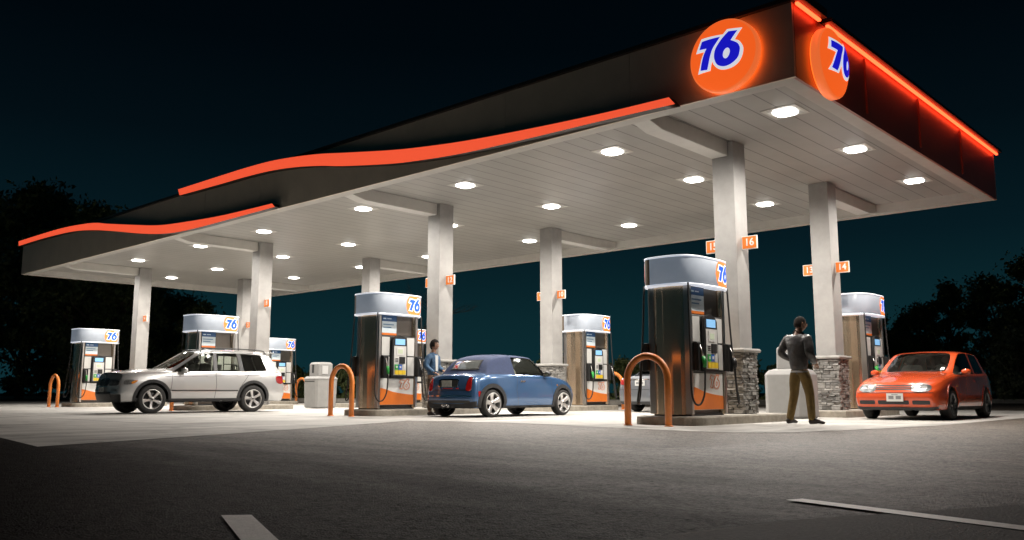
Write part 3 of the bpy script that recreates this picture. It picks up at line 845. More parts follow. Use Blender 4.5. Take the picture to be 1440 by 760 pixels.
t = thing('litter_bin', 'pale grey boxy bin with a squat dispenser head, right of the silver car', 'bin', (-16.75, 2.2, 0), R(-6), 'grey moulded forecourt bins')
s = MB(); s.rings([at_z(octo(.40, .37, .07), .02), at_z(octo(.43, .40, .07), .05), at_z(octo(.45, .42, .07), .98), at_z(octo(.47, .44, .07), 1.0), at_z(octo(.40, .37, .07), 1.08)], 0, True, False)
s.build('body', M['bin'], t, bevel=.015)
s = MB(); s.box(-.34, .34, -.426, -.418, .90, .93); s.build('flap_slot', M['bindark'], t)
s = MB(); s.rings([at_z(octo(.33, .28, .04), 1.082), at_z(octo(.33, .28, .04), 1.50), at_z(octo(.28, .23, .04), 1.56)], 0, True, False)
hd_ = s.build('dispenser_head', M['bin'], t, bevel=.012)
s = MB(); s.box(-.10, .02, -.288, -.279, 1.2, 1.48); s.build('towel_slot', M['bindark'], hd_)
s = MB(); s.box(.331, .345, -.14, .08, 1.16, 1.44); s.build('side_plate', M['silverpanel'], hd_)

# ------------------------------------------------------------------ cars
def interp(tab, x):
    tab = sorted(tab)
    if x <= tab[0][0]: return tab[0][1]
    for (a, va), (b, vb) in zip(tab, tab[1:]):
        if x <= b: return va + (vb - va) * (x - a) / (b - a)
    return tab[-1][1]

def car_shell(sp):
    """closed body cage -> subdivided mesh with wheel wells cut; material index = region"""
    rings = []
    for st in sp['st']:
        if st[0] == 'd':
            x = st[1]; zc = interp(sp['deckz'], x); zb = interp(sp['beltz'], x); yb = interp(sp['by'], x); xb = x
            top = [(x, fy * yb, zc - q * (zc - zb)) for fy, q in ((0, 0), (.42, .08), (.75, .36), (.93, .72), (1, 1))]
        else:
            xb, xt, zr, yr, z3 = st[1:6]; xc = st[6] if len(st) > 6 else 0
            yb = interp(sp['by'], xb); zb = interp(sp['beltz'], xb)
            top = [(xt + xc, 0, zr), (xt + .8 * xc, .52 * yr, zr - .012), (xt + .25 * xc, .86 * yr, zr - (zr - z3) * .5), (xt, yr, z3), (xb, yb, zb)]
        ym = interp(sp['ym'], xb)
        low = [(xb, yb + (ym - yb) * .5, zb - .055), (xb, ym, sp['zm']), (xb, ym - .004, sp['zl']), (xb, ym - .05, sp['zs'])]
        rings.append(top + low)
    nS = len(rings)
    for end, dx, sgn in ((0, sp['dxf'], 1), (nS - 1, sp['dxr'], -1)):
        rings[end] = [p if j < 5 else (p[0] + sgn * dx[j - 5] * .5, p[1], p[2]) for j, p in enumerate(rings[end])]
    bm = bmesh.new()
    V = []
    for rg in rings:
        row = {}
        for j, p in enumerate(rg):
            row[j] = bm.verts.new(p)
            row[-j] = row[0] if j == 0 else bm.verts.new((p[0], -p[1], p[2]))
        V.append(row)
    def face(vs, m):
        f = bm.faces.new(vs); f.material_index = m; f.smooth = True; return f
    for s_ in range(nS - 1):
        for j in range(8):
            m = sp['region'](s_, j)
            face((V[s_][j], V[s_ + 1][j], V[s_ + 1][j + 1], V[s_][j + 1]), m)
            face((V[s_][-j], V[s_][-j - 1], V[s_ + 1][-j - 1], V[s_ + 1][-j]), m)
    for end, dx, sgn, bulge in ((0, sp['dxf'], 1, sp['bf']), (nS - 1, sp['dxr'], -1, sp['br'])):
        rg = rings[end]; row = V[end]; y4 = rg[4][1]
        grid = {}
        for r_ in range(4, 9):
            for c in range(-4, 5):
                if r_ == 4: grid[r_, c] = row[c]; continue
                if abs(c) == 4: grid[r_, c] = row[int(math.copysign(r_, c))]; continue
                fy = rings[end][abs(c)][1] / y4 * (1 if c > 0 else -1)
                p = rg[r_]
                x = p[0] - sgn * dx[r_ - 5] * .5 + sgn * (dx[r_ - 5] + bulge * (1 - fy * fy))
                grid[r_, c] = bm.verts.new((x, fy * p[1], p[2]))
        # bulge the leading edge as well
        for c in range(-3, 4):
            fy = rings[end][abs(c)][1] / y4
            row[c].co.x += sgn * bulge * (1 - fy * fy) * .8
        for r_ in range(4, 8):
            for c in range(-4, 4):
                q = (grid[r_, c], grid[r_, c + 1], grid[r_ + 1, c + 1], grid[r_ + 1, c])
                face(q if sgn < 0 else q[::-1], sp['capregion'](end, r_))
        nb = 1 if end == 0 else nS - 2
        loop = [grid[8, c] for c in range(-4, 5)] + [V[nb][8], V[nb][-8]]
        face(loop, 9)
    for s_ in range(1, nS - 2): face((V[s_][8], V[s_ + 1][8], V[s_ + 1][-8], V[s_][-8]), 9)
    endtop = {V[q][c] for q in (0, nS - 1) for c in range(-4, 5)}
    vid = {}
    for row in V:
        for j, v in row.items(): vid[v] = abs(j)
    bmesh.ops.recalc_face_normals(bm, faces=bm.faces)
    cr = bm.edges.layers.float.new('crease_edge')
    for e_ in bm.edges:
        ms = {f.material_index for f in e_.link_faces}
        if len(ms) > 1: e_[cr] = .55
        else:
            vi = {vid.get(v) for v in e_.verts}
            if len(vi) == 1 and list(vi)[0] in (3, 4): e_[cr] = sp.get('crease', .45)
            elif len(vi) == 1 and list(vi)[0] in (7,): e_[cr] = .3
            if all(v in endtop for v in e_.verts): e_[cr] = sp.get('crease', .35) + .1
    me = bpy.data.meshes.new('cage'); bm.to_mesh(me); bm.free()
    for q in range(12): me.materials.append(M['black'])
    o = bpy.data.objects.new('cage', me); COL.objects.link(o)
    ss = o.modifiers.new('s', 'SUBSURF'); ss.levels = 3; ss.render_levels = 3
    uncut = evaluated_mesh(o)
    # wheel-well cutter
    c = MB()
    for xw in (sp['xf'], sp['xr']):
        for sg in (-1, 1):
            c.lathe([(.001, sg * (sp['yw'] + .25)), (sp['rw'] + sp['gap'], sg * (sp['yw'] + .25)), (sp['rw'] + sp['gap'], sg * (sp['yw'] - .28)), (.001, sg * (sp['yw'] - .28))], 40, 'y', 8, (xw, 0, sp['rw'] + .012))
    co = c.build('cut', [M['black']] * 12)
    bo = o.modifiers.new('b', 'BOOLEAN'); bo.operation = 'DIFFERENCE'; bo.object = co; bo.solver = 'EXACT'
    out = evaluated_mesh(o)
    kill(o); kill(co)
    return out, uncut

def project_patch(bvh, outline, axis, off, mat_, name, parent, skirt=.012, holes=None, maxlen=.05, fallback=True):
    """a thin panel whose outline is drawn in a side/front view and laid on the body surface"""
    me = fill_curve([outline] + (holes or []), 0)
    bm = bmesh.new(); bm.from_mesh(me); bpy.data.meshes.remove(me)
    bmesh.ops.triangulate(bm, faces=bm.faces)
    for _ in range(5):
        es = [e_ for e_ in bm.edges if e_.calc_length() > maxlen]
        if not es: break
        bmesh.ops.subdivide_edges(bm, edges=es, cuts=1)
        bmesh.ops.triangulate(bm, faces=[f for f in bm.faces if len(f.verts) > 3])
    sg = -1 if axis[1] == '-' else 1
    last = None; bad = []
    for v in bm.verts:
        a, b = v.co.x, v.co.y
        if axis[0] == 'y': o, d = Vector((a, sg * 3, b)), Vector((0, -sg, 0))
        elif axis[0] == 'x': o, d = Vector((sg * 5, a, b)), Vector((-sg, 0, 0))
        else: o, d = Vector((a, b, 4)), Vector((0, 0, -1))
        hit, nrm, _, _ = bvh.ray_cast(o, d)
        if hit is None:
            hit, nrm, _, _ = bvh.find_nearest(o + d * (o.length * .6) if last is None else last)
        last = hit
        if nrm.dot(d) > 0: nrm = -nrm
        v.co = hit + (nrm * .6 - d * .4) * off
    bmesh.ops.recalc_face_normals(bm, faces=bm.faces)
    d = Vector((0, -sg, 0)) if axis[0] == 'y' else Vector((-sg, 0, 0)) if axis[0] == 'x' else Vector((0, 0, -1))
    bm.normal_update()
    if sum((f.normal.dot(d) * f.calc_area() for f in bm.faces)) > 0: bmesh.ops.reverse_faces(bm, faces=bm.faces)
    for f in bm.faces: f.smooth = True
    if skirt:
        for e_ in [e_ for e_ in bm.edges if e_.is_boundary]:
            p, q = (v.co.copy() for v in e_.verts)
            vs_ = [bm.verts.new(c_) for c_ in (p, q, q + d * (skirt + off), p + d * (skirt + off))]
            bm.faces.new(vs_)
    me = bpy.data.meshes.new(name); bm.to_mesh(me); bm.free()
    me.materials.append(mat_)
    o = bpy.data.objects.new(name, me); link(o, parent)
    # orient outward
    return o

def ringpts(cx, cz, r, a0, a1, n=24):
    return [(cx + r * math.cos(R(a0 + (a1 - a0) * k / n)), cz + r * math.sin(R(a0 + (a1 - a0) * k / n))) for k in range(n + 1)]
def arch_outline(cx, cz, r0, r1, a0=-12, a1=192):
    return ringpts(cx, cz, r1, a0, a1) + ringpts(cx, cz, r0, a1, a0)
def stroke(pts, w):
    P = [Vector(p) for p in pts]; l = offset_line(P, w / 2); r_ = offset_line(P, -w / 2)
    return [tuple(p) for p in l] + [tuple(p) for p in r_[::-1]]
def rrect(x0, x1, y0, y1, r=.02, n=3):
    return arc(x1 - r, y1 - r, r, 0, 90, n) + arc(x0 + r, y1 - r, r, 90, 180, n) + arc(x0 + r, y0 + r, r, 180, 270, n) + arc(x1 - r, y0 + r, r, 270, 360, n)

def make_wheel(rw, width, rim_r, spokes, style, rimmat):
    """tyre and rim mesh data, axis along y, outside towards +y"""
    s = MB()
    w = width / 2
    prof = [(rim_r - .01, -w), (rim_r + .02, -w - .004), (rw - .035, -w + .0), (rw - .008, -w + .025), (rw, -w + .05), (rw, w - .05), (rw - .008, w - .025), (rw - .035, w), (rim_r + .02, w + .004), (rim_r + .004, w - .004), (rim_r - .015, w - .03), (rim_r - .02, -w + .03), (rim_r - .01, -w)]
    s.lathe(prof, 48, 'y', 0)
    tyre = s.build('wheel', M['rubber'])
    r = MB()
    r.lathe([(rim_r + .006, w - .002), (rim_r + .004, w + .006), (rim_r - .012, w + .002), (rim_r - .022, w - .02), (rim_r - .03, w - .06), (rim_r - .035, -w + .03)], 48, 'y', 0)
    r.lathe([(.001, w - .095), (rim_r * .62, w - .095), (rim_r * .66, w - .1), (rim_r - .03, w - .11)], 40, 'y', 1)      # brake and shadow disc
    r.lathe([(.001, w - .012), (.03, w - .012), (.036, w - .02), (.07, w - .028), (.078, w - .06)], 24, 'y', 0)
    r.lathe([(.001, w - .008), (.024, w - .009), (.027, w - .013)], 16, 'y', 1)
    for k_ in range(spokes):
        a = 2 * PI * k_ / spokes + PI / 2
        ca, sa = math.cos(a), math.sin(a)
        if style == 'wide': wi, wo, n_ = .046, .062, 1
        elif style == 'y': wi, wo, n_ = .034, .05, 1
        else: wi, wo, n_ = .014, .013, 1
        def P(rr, tt, yy): return (rr * ca - tt * sa, yy, rr * sa + tt * ca)
        sec = []
        for rr, hw, yy, dp in ((.05, wi, w - .024, .04), (rim_r * .55, (wi + wo) / 2 * .86, w - .02, .035), (rim_r - .016, wo, w - .006, .035)):
            sec.append([P(rr, -hw, yy - .012), P(rr, -hw * .6, yy), P(rr, hw * .6, yy), P(rr, hw, yy - .012), P(rr, hw * .8, yy - dp), P(rr, -hw * .8, yy - dp)])
        r.rings(sec, 0, True, False)
        if style != 'thin':
            b = a + PI / spokes * .0
            r.lathe([(.001, w - .02), (.009, w - .021)], 8, 'y', 1, (.052 * math.cos(a + PI / spokes), 0, .052 * math.sin(a + PI / spokes)))
    rim = r.build('rim', [rimmat, M['black']])
    return tyre, rim

def build_car(sp, label, cat, loc, rotz, name):
    t = thing(name, label, cat, loc, rotz)
    shell, uncut = car_shell(sp)
    bm = bmesh.new(); bm.from_mesh(uncut)
    bvh = BVHTree.FromBMesh(bm); bm.free()
    bm = bmesh.new(); bm.from_mesh(shell)
    paint = sp['paint']
    partmap = {0: ('body', paint), 1: ('windscreen', sp['glass']), 2: ('side_window', sp['glass']), 3: ('rear_window', sp['glass']), 4: ('soft_top', sp.get('roofmat', paint)), 5: ('roof_pillar', sp.get('pillarmat', M['black']))}
    # split by region
    def extract(ids, test=None):
        b2 = bmesh.new()
        vm = {}
        for f in bm.faces:
            if f.material_index not in ids: continue
            if test and not test(f): continue
            vs = []
            for v in f.verts:
                if v.index not in vm: vm[v.index] = b2.verts.new(v.co)
                vs.append(vm[v.index])
            try: nf = b2.faces.new(vs)
            except ValueError: continue
            nf.smooth = f.material_index not in (8,)
            nf.material_index = f.material_index
        return b2
    bm.verts.ensure_lookup_table(); bm.verts.index_update()
    def to_obj(b2, nm, mats, parent=t):
        me = bpy.data.meshes.new(nm); b2.to_mesh(me); b2.free()
        for mm in mats: me.materials.append(mm)
        return link(bpy.data.objects.new(nm, me), parent)
    b2 = extract((0, 8, 9, 10))
    for f in b2.faces: f.material_index = {0: 0, 8: 1, 9: 1, 10: 2}[f.material_index]
    body = to_obj(b2, 'body', [paint, M['black'], sp.get('cladmat', M['black'])])
    # dark inner lining so the cabin is not lined with outside paint
    b2 = extract((0, 4, 5))
    b2.normal_update()
    for v in list(b2.verts): v.co -= v.normal * .03
    for f in b2.faces: f.normal_flip(); f.material_index = 0
    to_obj(b2, 'cabin_lining', [sp.get('lining', M['black'])])
    if any(f.material_index == 4 for f in bm.faces): to_obj_b = extract((4,)); [setattr(f, 'material_index', 0) for f in to_obj_b.faces]; to_obj(to_obj_b, 'soft_top', [partmap[4][1]])
    for rid in (1, 2, 3, 5):
        q = extract((rid,))
        # separate loose islands
        left = set(q.faces); isles = []
        while left:
            f0 = left.pop(); st = [f0]; isl_ = [f0]
            while st:
                f = st.pop()
                for e_ in f.edges:
                    for g_ in e_.link_faces:
                        if g_ in left: left.remove(g_); st.append(g_); isl_.append(g_)
            isles.append([f.index for f in isl_] if False else isl_)
        for isl_ in isles:
            b3 = bmesh.new(); vm = {}
            for f in isl_:
                vs = []
                for v in f.verts:
                    if v not in vm: vm[v] = b3.verts.new(v.co)
                    vs.append(vm[v])
                nf = b3.faces.new(vs); nf.smooth = True
            b3.normal_update()
            if rid == 5: to_obj(b3, 'roof_pillar', [partmap[5][1]]); continue
            r_ = bmesh.ops.inset_region(b3, faces=list(b3.faces), thickness=.022, depth=-.004, use_even_offset=True)
            for f in r_['faces']: f.material_index = 1
            to_obj(b3, partmap[rid][0], [partmap[rid][1], M['rubber']])
    # wheels
    tyre, rim = make_wheel(sp['rw'], sp['tw'], sp['rim'], sp['spokes'], sp['style'], sp['rimmat'])
    first = True
    for xw in (sp['xf'], sp['xr']):
        for sg in (1, -1):
            if first: a, b = tyre, rim; first = False
            else: a = link(bpy.data.objects.new('wheel', tyre.data)); b = link(bpy.data.objects.new('rim', rim.data))
            a.parent = t; b.parent = a
            a.location = (xw, sg * (sp['yw'] - sp['tw'] / 2), sp['rw'])
            a.rotation_euler = (0, sp.get('wrot', .3) * (1 if xw > 0 else .4), 0 if sg > 0 else PI)
    # cabin: seats, dashboard, wheel
    sx = sp['seatx']; sz = sp['seatz']
    for y in (-.36, .36):
        s = MB()
        bk = smooth_loop([(-.22, -.28), (.22, -.28), (.25, .1), (.2, .32), (.0, .36), (-.2, .32), (-.25, .1)], 3)
        s.rings([[(sx - .06 - .25 * (p[1] + .28) + d_, y + p[0] * k_, sz + .3 + p[1]) for p in bk] for d_, k_ in ((0, .92), (.03, 1), (.1, 1), (.13, .9))], 0, True, True)
        s.rings([[(sx - .24 + d_, y + .13 * math.cos(q * PI / 5) * k_, sz + .76 + .085 * math.sin(q * PI / 5) * k_) for q in range(10)] for d_, k_ in ((0, .85), (.03, 1), (.08, 1), (.11, .85))], 0, True, True)
        s.box(sx, sx + .46, y - .25, y + .25, sz - .08, sz + .07)
        s.build('seat', sp.get('seatmat', M['black']), t)
    if sp.get('rearseat'):
        s = MB(); rx = sp['rearseat']
        s.box(rx - .12, rx + .1, -.6, .6, sz - .1, sz + .5); s.build('rear_seat', sp.get('seatmat', M['black']), t, bevel=.05)
    s = MB(); dx_ = sp['dash']
    s.rings([[(dx_ + .25, y, sz + .5 - .04), (dx_, y, sz + .5), (dx_ - .12, y, sz + .42), (dx_ - .14, y, sz + .2), (dx_ + .2, y, sz + .1)] for y in (-.62, .62)], 0, True, False)
    s.build('dashboard', M['black'], t, bevel=.03)
    s = MB()
    cx_, cy_, cz_ = dx_ - .28, .36, sz + .46
    s.tube([(cx_ - .07 * math.sin(a) , cy_ + .185 * math.cos(a), cz_ + .17 * math.sin(a)) for a in [2 * PI * k_ / 20 for k_ in range(21)]], .014, 6)
    s.tube([(cx_, cy_ - .18, cz_), (cx_ + .03, cy_, cz_), (cx_, cy_ + .18, cz_)], .012, 6); s.tube([(cx_ + .03, cy_, cz_), (dx_ + .05, cy_, cz_ - .06)], .02, 6)
    s.build('steering_wheel', M['black'], t)
    return t, bvh, body

def both(bvh, outline, off, m, name, parent, **kw):
    return [project_patch(bvh, outline, 'y' + s_, off, m, name, parent, **kw) for s_ in ('+', '-')]
def mir(o): return [(-a, b) for a, b in o][::-1]

def mirror_part(t, bvh, x, y, z, paintm, side, w=.2, h=.13):
    """door mirror: lobe on a short foot"""
    s = MB()
    lobes = []
    for d_, k_ in ((-.055, .55), (-.045, .85), (0, 1.0), (.06, .8), (.085, .4)):
        lobes.append([(x + d_, side * (y + w / 2 + w / 2 * k_ * math.cos(a)), z + h / 2 * k_ * math.sin(a) + .02) for a in [2 * PI * q / 14 for q in range(14)]])
    s.rings(lobes, 0, True, True)
    s.tube([(x, side * (y - .06), z - .03), (x, side * (y + .05), z - .015)], [.03, .026], 8, 1)
    m_ = s.build('mirror', [paintm, M['black']], t)
    s = MB()
    s.add([(x - .0565, side * (y + w / 2 + w / 2 * .6 * math.cos(a)), z + h / 2 * .6 * math.sin(a) + .02) for a in [2 * PI * q / 14 for q in range(14)]], [list(range(14))])
    s.build('mirror_glass', M['mirrorglass'], m_)

def handle(bvh, x, z, t, m, L=.17, sides=('+', '-')):
    for s_ in sides:
        project_patch(bvh, rrect(x - L / 2, x + L / 2, z - .018, z + .018, .016), 'y' + s_, .028, m, 'door_handle', t, skirt=.0, maxlen=.06)
def plate(t, x, y, z, sgn, pm, tilt=0, w=.32, h=.16, marks=True):
    s = MB(); s.box(-.006, .006, -w / 2, w / 2, -h / 2, h / 2, 0)
    if marks:
        for a, b in ((-.12, -.02), (.02, .12)): s.box(.0065 if sgn > 0 else -.0085, .0085 if sgn > 0 else -.0065, a, b, -.035, .03, 1)
        s.box(.0065 if sgn > 0 else -.0085, .0085 if sgn > 0 else -.0065, -.06, .06, .045, .06, 1)
    o = s.build('license_plate', [pm, M['plateink']], t)
    o.location = (x, y, z); o.rotation_euler = (0, tilt, 0)
    return o

M['glass'] = mat_glass('tinted_glass', (.72, .76, .71))
M['darkglass'] = mat_glass('dark_glass', (.16, .17, .16))
M['mirrorglass'] = mat('mirror_glass', (.6, .62, .64), .05, 1.0)
M['silver'] = mat_paint('silver_paint', (.55, .55, .545), .5, .26)
M['redpaint'] = mat_paint('orange_red_paint', (.64, .082, .02), .0, .22)
M['bluepaint'] = mat_paint('blue_paint', (.055, .125, .26), .3, .2)
M['greypaint'] = mat_paint('grey_paint', (.16, .17, .185), .5, .34)
M['fabric'] = mat('soft_top_fabric', (.03, .046, .105), .85, var=.12, vscale=12, bump=.25, bscale=220)
M['clad'] = mat('grey_cladding', (.045, .045, .046), .8, var=.1, spec=.2)
M['alloy'] = mat('alloy', (.62, .61, .6), .3, .9)
M['darkalloy'] = mat('dark_alloy', (.16, .16, .16), .32, .9)
M['chrome'] = mat('chrome', (.75, .75, .75), .12, 1.0)
M['lamp'] = mat('headlamp', (.11, .11, .107), .3, .2, coat=.3, var=.4, vscale=26)
M['lampin'] = mat('headlamp_bowl', (.2, .2, .195), .3, .7)
M['amber'] = mat('amber_lamp', (.6, .2, .02), .2, coat=1)
M['tail'] = mat('tail_lamp', (.26, .008, .008), .15, coat=1.0, emit=(.5, .01, .008), estr=.12, var=.3, vscale=20)
M['plate'] = mat('plate', (.6, .6, .57), .4)
M['oldplate'] = mat('worn_plate', (.3, .31, .28), .5, var=.2, vscale=20)
M['plateink'] = mat('plate_ink', (.2, .2, .2), .5)
M['seat'] = mat('seat_cloth', (.12, .115, .11), .8)
M['paleseat'] = mat('pale_seat', (.5, .47, .40), .75)
M['lining'] = mat('cabin_lining', (.13, .125, .115), .85)

def regions(ws, side, pill, rear, soft=(), softq=()):
    def f(s_, j):
        if s_ in ws and j in (0, 1): return 1
        if s_ in side and j == 3: return 2
        if s_ in pill and j == 3: return 5
        if s_ in rear and j in (0, 1): return 3
        if s_ in soft and j <= 2: return 4
        if s_ in softq and j == 3: return 4
        return 0
    return f

# ---- orange-red three-door hatchback
G = dict(xf=1.2555, xr=-1.2555, yw=.862, rw=.315, gap=.035, tw=.205, rim=.222, spokes=14, style='thin', rimmat=M['darkalloy'], paint=M['redpaint'], glass=M['glass'], pillarmat=M['redpaint'],
         deckz=[(2.02, .735), (1.9, .795), (1.6, .875), (1.2, .94), (.95, .975), (.74, .995), (-1.96, .985), (-2.0, .95)],
         beltz=[(2.02, .655), (1.9, .705), (1.6, .79), (1.2, .855), (.74, .915), (0, .925), (-1.2, .95), (-1.8, .965), (-2.02, .94)],
         by=[(2.02, .68), (1.9, .745), (1.6, .78), (1.2, .79), (.6, .81), (0, .82), (-1.2, .805), (-1.8, .75), (-2.02, .68)],
         ym=[(2.02, .77), (1.9, .84), (1.6, .868), (1.0, .872), (-1.2, .872), (-1.8, .835), (-2.02, .77)],
         zm=.58, zl=.36, zs=.2, dxf=(.03, .10, .10, .03), dxr=(.02, .06, .07, .0), bf=.075, br=.06,
         st=[('d', 2.0), ('d', 1.9), ('d', 1.6), ('d', 1.2555), ('d', .95), ('c', .76, .74, .99, .74, .945, .10), ('c', .50, .38, 1.22, .70, 1.185, .09), ('c', .24, .02, 1.415, .655, 1.375, .06),
             ('c', -.05, -.20, 1.455, .65, 1.40), ('c', -.50, -.58, 1.468, .65, 1.405), ('c', -.60, -.67, 1.468, .65, 1.405), ('c', -1.40, -1.32, 1.452, .635, 1.39), ('c', -1.66, -1.62, 1.42, .62, 1.355),
             ('c', -1.84, -1.80, 1.20, .61, 1.14), ('c', -1.95, -1.95, 1.0, .67, .97), ('d', -2.0)],
         region=regions((5, 6), (5, 6, 7, 8, 10), (9,), (12, 13)), capregion=lambda e, r_: 0,
         seatx=-.15, seatz=.5, dash=.55, rearseat=-1.05, seatmat=M['seat'], lining=M['lining'])
car, bvh, body = build_car(G, 'orange-red three-door hatchback with dark wheels parked facing the street', 'car', (2.03, 4.86, 0), R(-90), 'hatchback')
# details
P_ = project_patch
for sg in (1, -1):
    hl = smooth_loop([(sg * .36, .58), (sg * .52, .555), (sg * .66, .575), (sg * .70, .63), (sg * .66, .695), (sg * .52, .715), (sg * .37, .70)], 3)
    h_ = P_(bvh, hl, 'x+', .010, M['lamp'], 'headlight', car)
    P_(bvh, ringpts(sg * .45, .635, .062, 0, 360, 16), 'x+', .016, M['lampin'], 'lamp_bowl', h_, skirt=.004)
    P_(bvh, ringpts(sg * .585, .635, .05, 0, 360, 16), 'x+', .016, M['lampin'], 'lamp_bowl', h_, skirt=.004)
P_(bvh, rrect(-.345, .345, .60, .70, .02), 'x+', .006, M['black'], 'grille', car)
for z in (.632, .668): P_(bvh, rrect(-.335, .335, z - .006, z + .006, .004), 'x+', .012, M['redpaint'], 'grille_bar', car, skirt=.004)
P_(bvh, stroke([(-.74, .545), (.74, .545)], .012), 'x+', .003, M['black'], 'bumper_seam', car, skirt=.0)
P_(bvh, stroke([(-.76, .47), (.76, .47)], .035), 'x+', .012, M['redpaint'], 'bumper_strip', car)
for a, b in ((-.68, -.36), (-.30, .30), (.36, .68)): P_(bvh, rrect(a, b, .315, .395, .02), 'x+', .004, M['black'], 'bumper_vent', car)
P_(bvh, [(-.78, .19), (.78, .19), (.78, .275), (.6, .265), (-.6, .265), (-.78, .275)], 'x+', .014, M['black'], 'front_lip', car)
plate(car, 2.225, .06, .455, 1, M['plate'])
arches = lambda c, sp_, m_, w_: [both(bvh, arch_outline(x_, sp_['rw'] + .012, sp_['rw'] + sp_['gap'] - .004, sp_['rw'] + sp_['gap'] + w_, -22, 202), .010, m_, 'arch_lip', c) for x_ in (sp_['xf'], sp_['xr'])]
arches(car, G, M['redpaint'], .045)
both(bvh, stroke([(.80, .23), (.72, .5), (.69, .87)], .010), .002, M['black'], 'door_seam', car, skirt=0)
both(bvh, stroke([(-.62, .93), (-.66, .6), (-.60, .24)], .010), .002, M['black'], 'door_seam', car, skirt=0)
both(bvh, rrect(-.63, .76, .50, .535, .012), .012, M['redpaint'], 'side_strip', car)
both(bvh, stroke([(.92, .225), (-.92, .225)], .07), .010, M['clad'], 'sill', car)
handle(bvh, -.46, .80, car, M['redpaint'])
both(bvh, rrect(.86, .93, .66, .69, .01), .006, M['amber'], 'side_lamp', car)
for sg in (1, -1):
    mirror_part(car, bvh, .46, .83, .96, M['redpaint'], sg)
    P_(bvh, smooth_loop([(sg * .70, .64), (sg * .70, .9), (sg * .58, .9), (sg * .56, .66)], 3), 'x-', .008, M['tail'], 'tail_light', car)
P_(bvh, smooth_loop([(1.86, -.60), (1.86, .60), (1.2, .72), (.86, .70), (.84, -.70), (1.2, -.72)], 4) if False else stroke([(1.86, -.55), (1.2, -.66), (.88, -.66)], .01), 'z+', .002, M['black'], 'hood_seam', car, skirt=0)
P_(bvh, stroke([(1.86, .55), (1.2, .66), (.88, .66)], .01), 'z+', .002, M['black'], 'hood_seam', car, skirt=0)
s = MB(); s.tube([(.86, -.5, .985), (.80, -.1, 1.01), (.76, .1, 1.03)], .008, 6); s.tube([(.86, .1, .985), (.82, .4, 1.0), (.74, .6, 1.01)], .008, 6); s.build('wiper', M['black'], car)
s = MB(); s.box(.60, .72, .52, .62, 1.045, 1.06) if False else s.box(-.0, .01, .0, .01, .5, .51); 
# parking sticker on the windscreen corner
P_(bvh, rrect(.50, .57, 1.0, 1.07, .01), 'x+', .003, M['white'], 'windscreen_sticker', car, skirt=0)

# ---- blue convertible
Bq = dict(xf=1.2335, xr=-1.2335, yw=.835, rw=.308, gap=.034, tw=.205, rim=.232, spokes=5, style='wide', rimmat=M['alloy'], paint=M['bluepaint'], glass=M['glass'], roofmat=M['fabric'], pillarmat=M['black'],
          deckz=[(1.76, .76), (1.62, .86), (1.2335, .955), (.85, .99), (.7, 1.0), (-1.36, 1.0), (-1.55, .985), (-1.70, .94)],
          beltz=[(1.76, .70), (1.6, .79), (1.2, .875), (.7, .93), (0, .94), (-.8, .95), (-1.3, .945), (-1.55, .92), (-1.74, .87)],
          by=[(1.76, .58), (1.6, .69), (1.2, .755), (.6, .785), (0, .79), (-.8, .785), (-1.3, .755), (-1.55, .715), (-1.74, .66)],
          ym=[(1.76, .68), (1.6, .79), (1.2, .842), (.5, .848), (-1.2, .848), (-1.5, .825), (-1.75, .77)],
          zm=.56, zl=.36, zs=.2, dxf=(.03, .07, .07, .02), dxr=(.03, .07, .09, .02), bf=.10, br=.09,
          st=[('d', 1.74), ('d', 1.62), ('d', 1.2335), ('d', .92), ('c', .72, .70, .985, .71, .945, .08), ('c', .56, .47, 1.22, .66, 1.175, .07), ('c', .40, .25, 1.39, .615, 1.335, .05), ('c', .12, .04, 1.425, .61, 1.36),
              ('c', -.36, -.36, 1.435, .61, 1.365), ('c', -.46, -.45, 1.435, .61, 1.362), ('c', -.90, -.87, 1.42, .60, 1.335), ('c', -1.16, -1.12, 1.35, .60, 1.26), ('c', -1.30, -1.27, 1.16, .645, 1.10), ('c', -1.38, -1.37, 1.0, .70, .965), ('d', -1.55), ('d', -1.70)],
          region=regions((4, 5), (4, 5, 6, 7, 8), (), (), (6, 7, 8, 9, 10, 11, 12), (9, 10, 11, 12)), capregion=lambda e, r_: 0,
          seatx=-.15, seatz=.46, dash=.5, seatmat=M['paleseat'], lining=M['lining'])
car, bvh, body = build_car(Bq, 'small blue convertible with its fabric top up, parked at the pump', 'car', (-5.98, -.12, 0), R(90), 'convertible')
arches(car, Bq, M['clad'], .085)
both(bvh, stroke([(.90, .215), (-.90, .215)], .085), .012, M['clad'], 'sill', car)
both(bvh, stroke([(.87, .26), (.80, .55), (.78, .86)], .010), .002, M['black'], 'door_seam', car, skirt=0)
both(bvh, stroke([(-.42, .905), (-.47, .6), (-.40, .27)], .010), .002, M['black'], 'door_seam', car, skirt=0)
handle(bvh, -.27, .80, car, M['chrome'])
both(bvh, stroke([(.95, .905), (0, .9), (-.8, .905)], .012), .004, M['chrome'], 'belt_trim', car, skirt=.0) if False else None
both(bvh, ringpts(1.0, .72, .022, 0, 360, 10), .006, M['amber'], 'side_lamp', car)
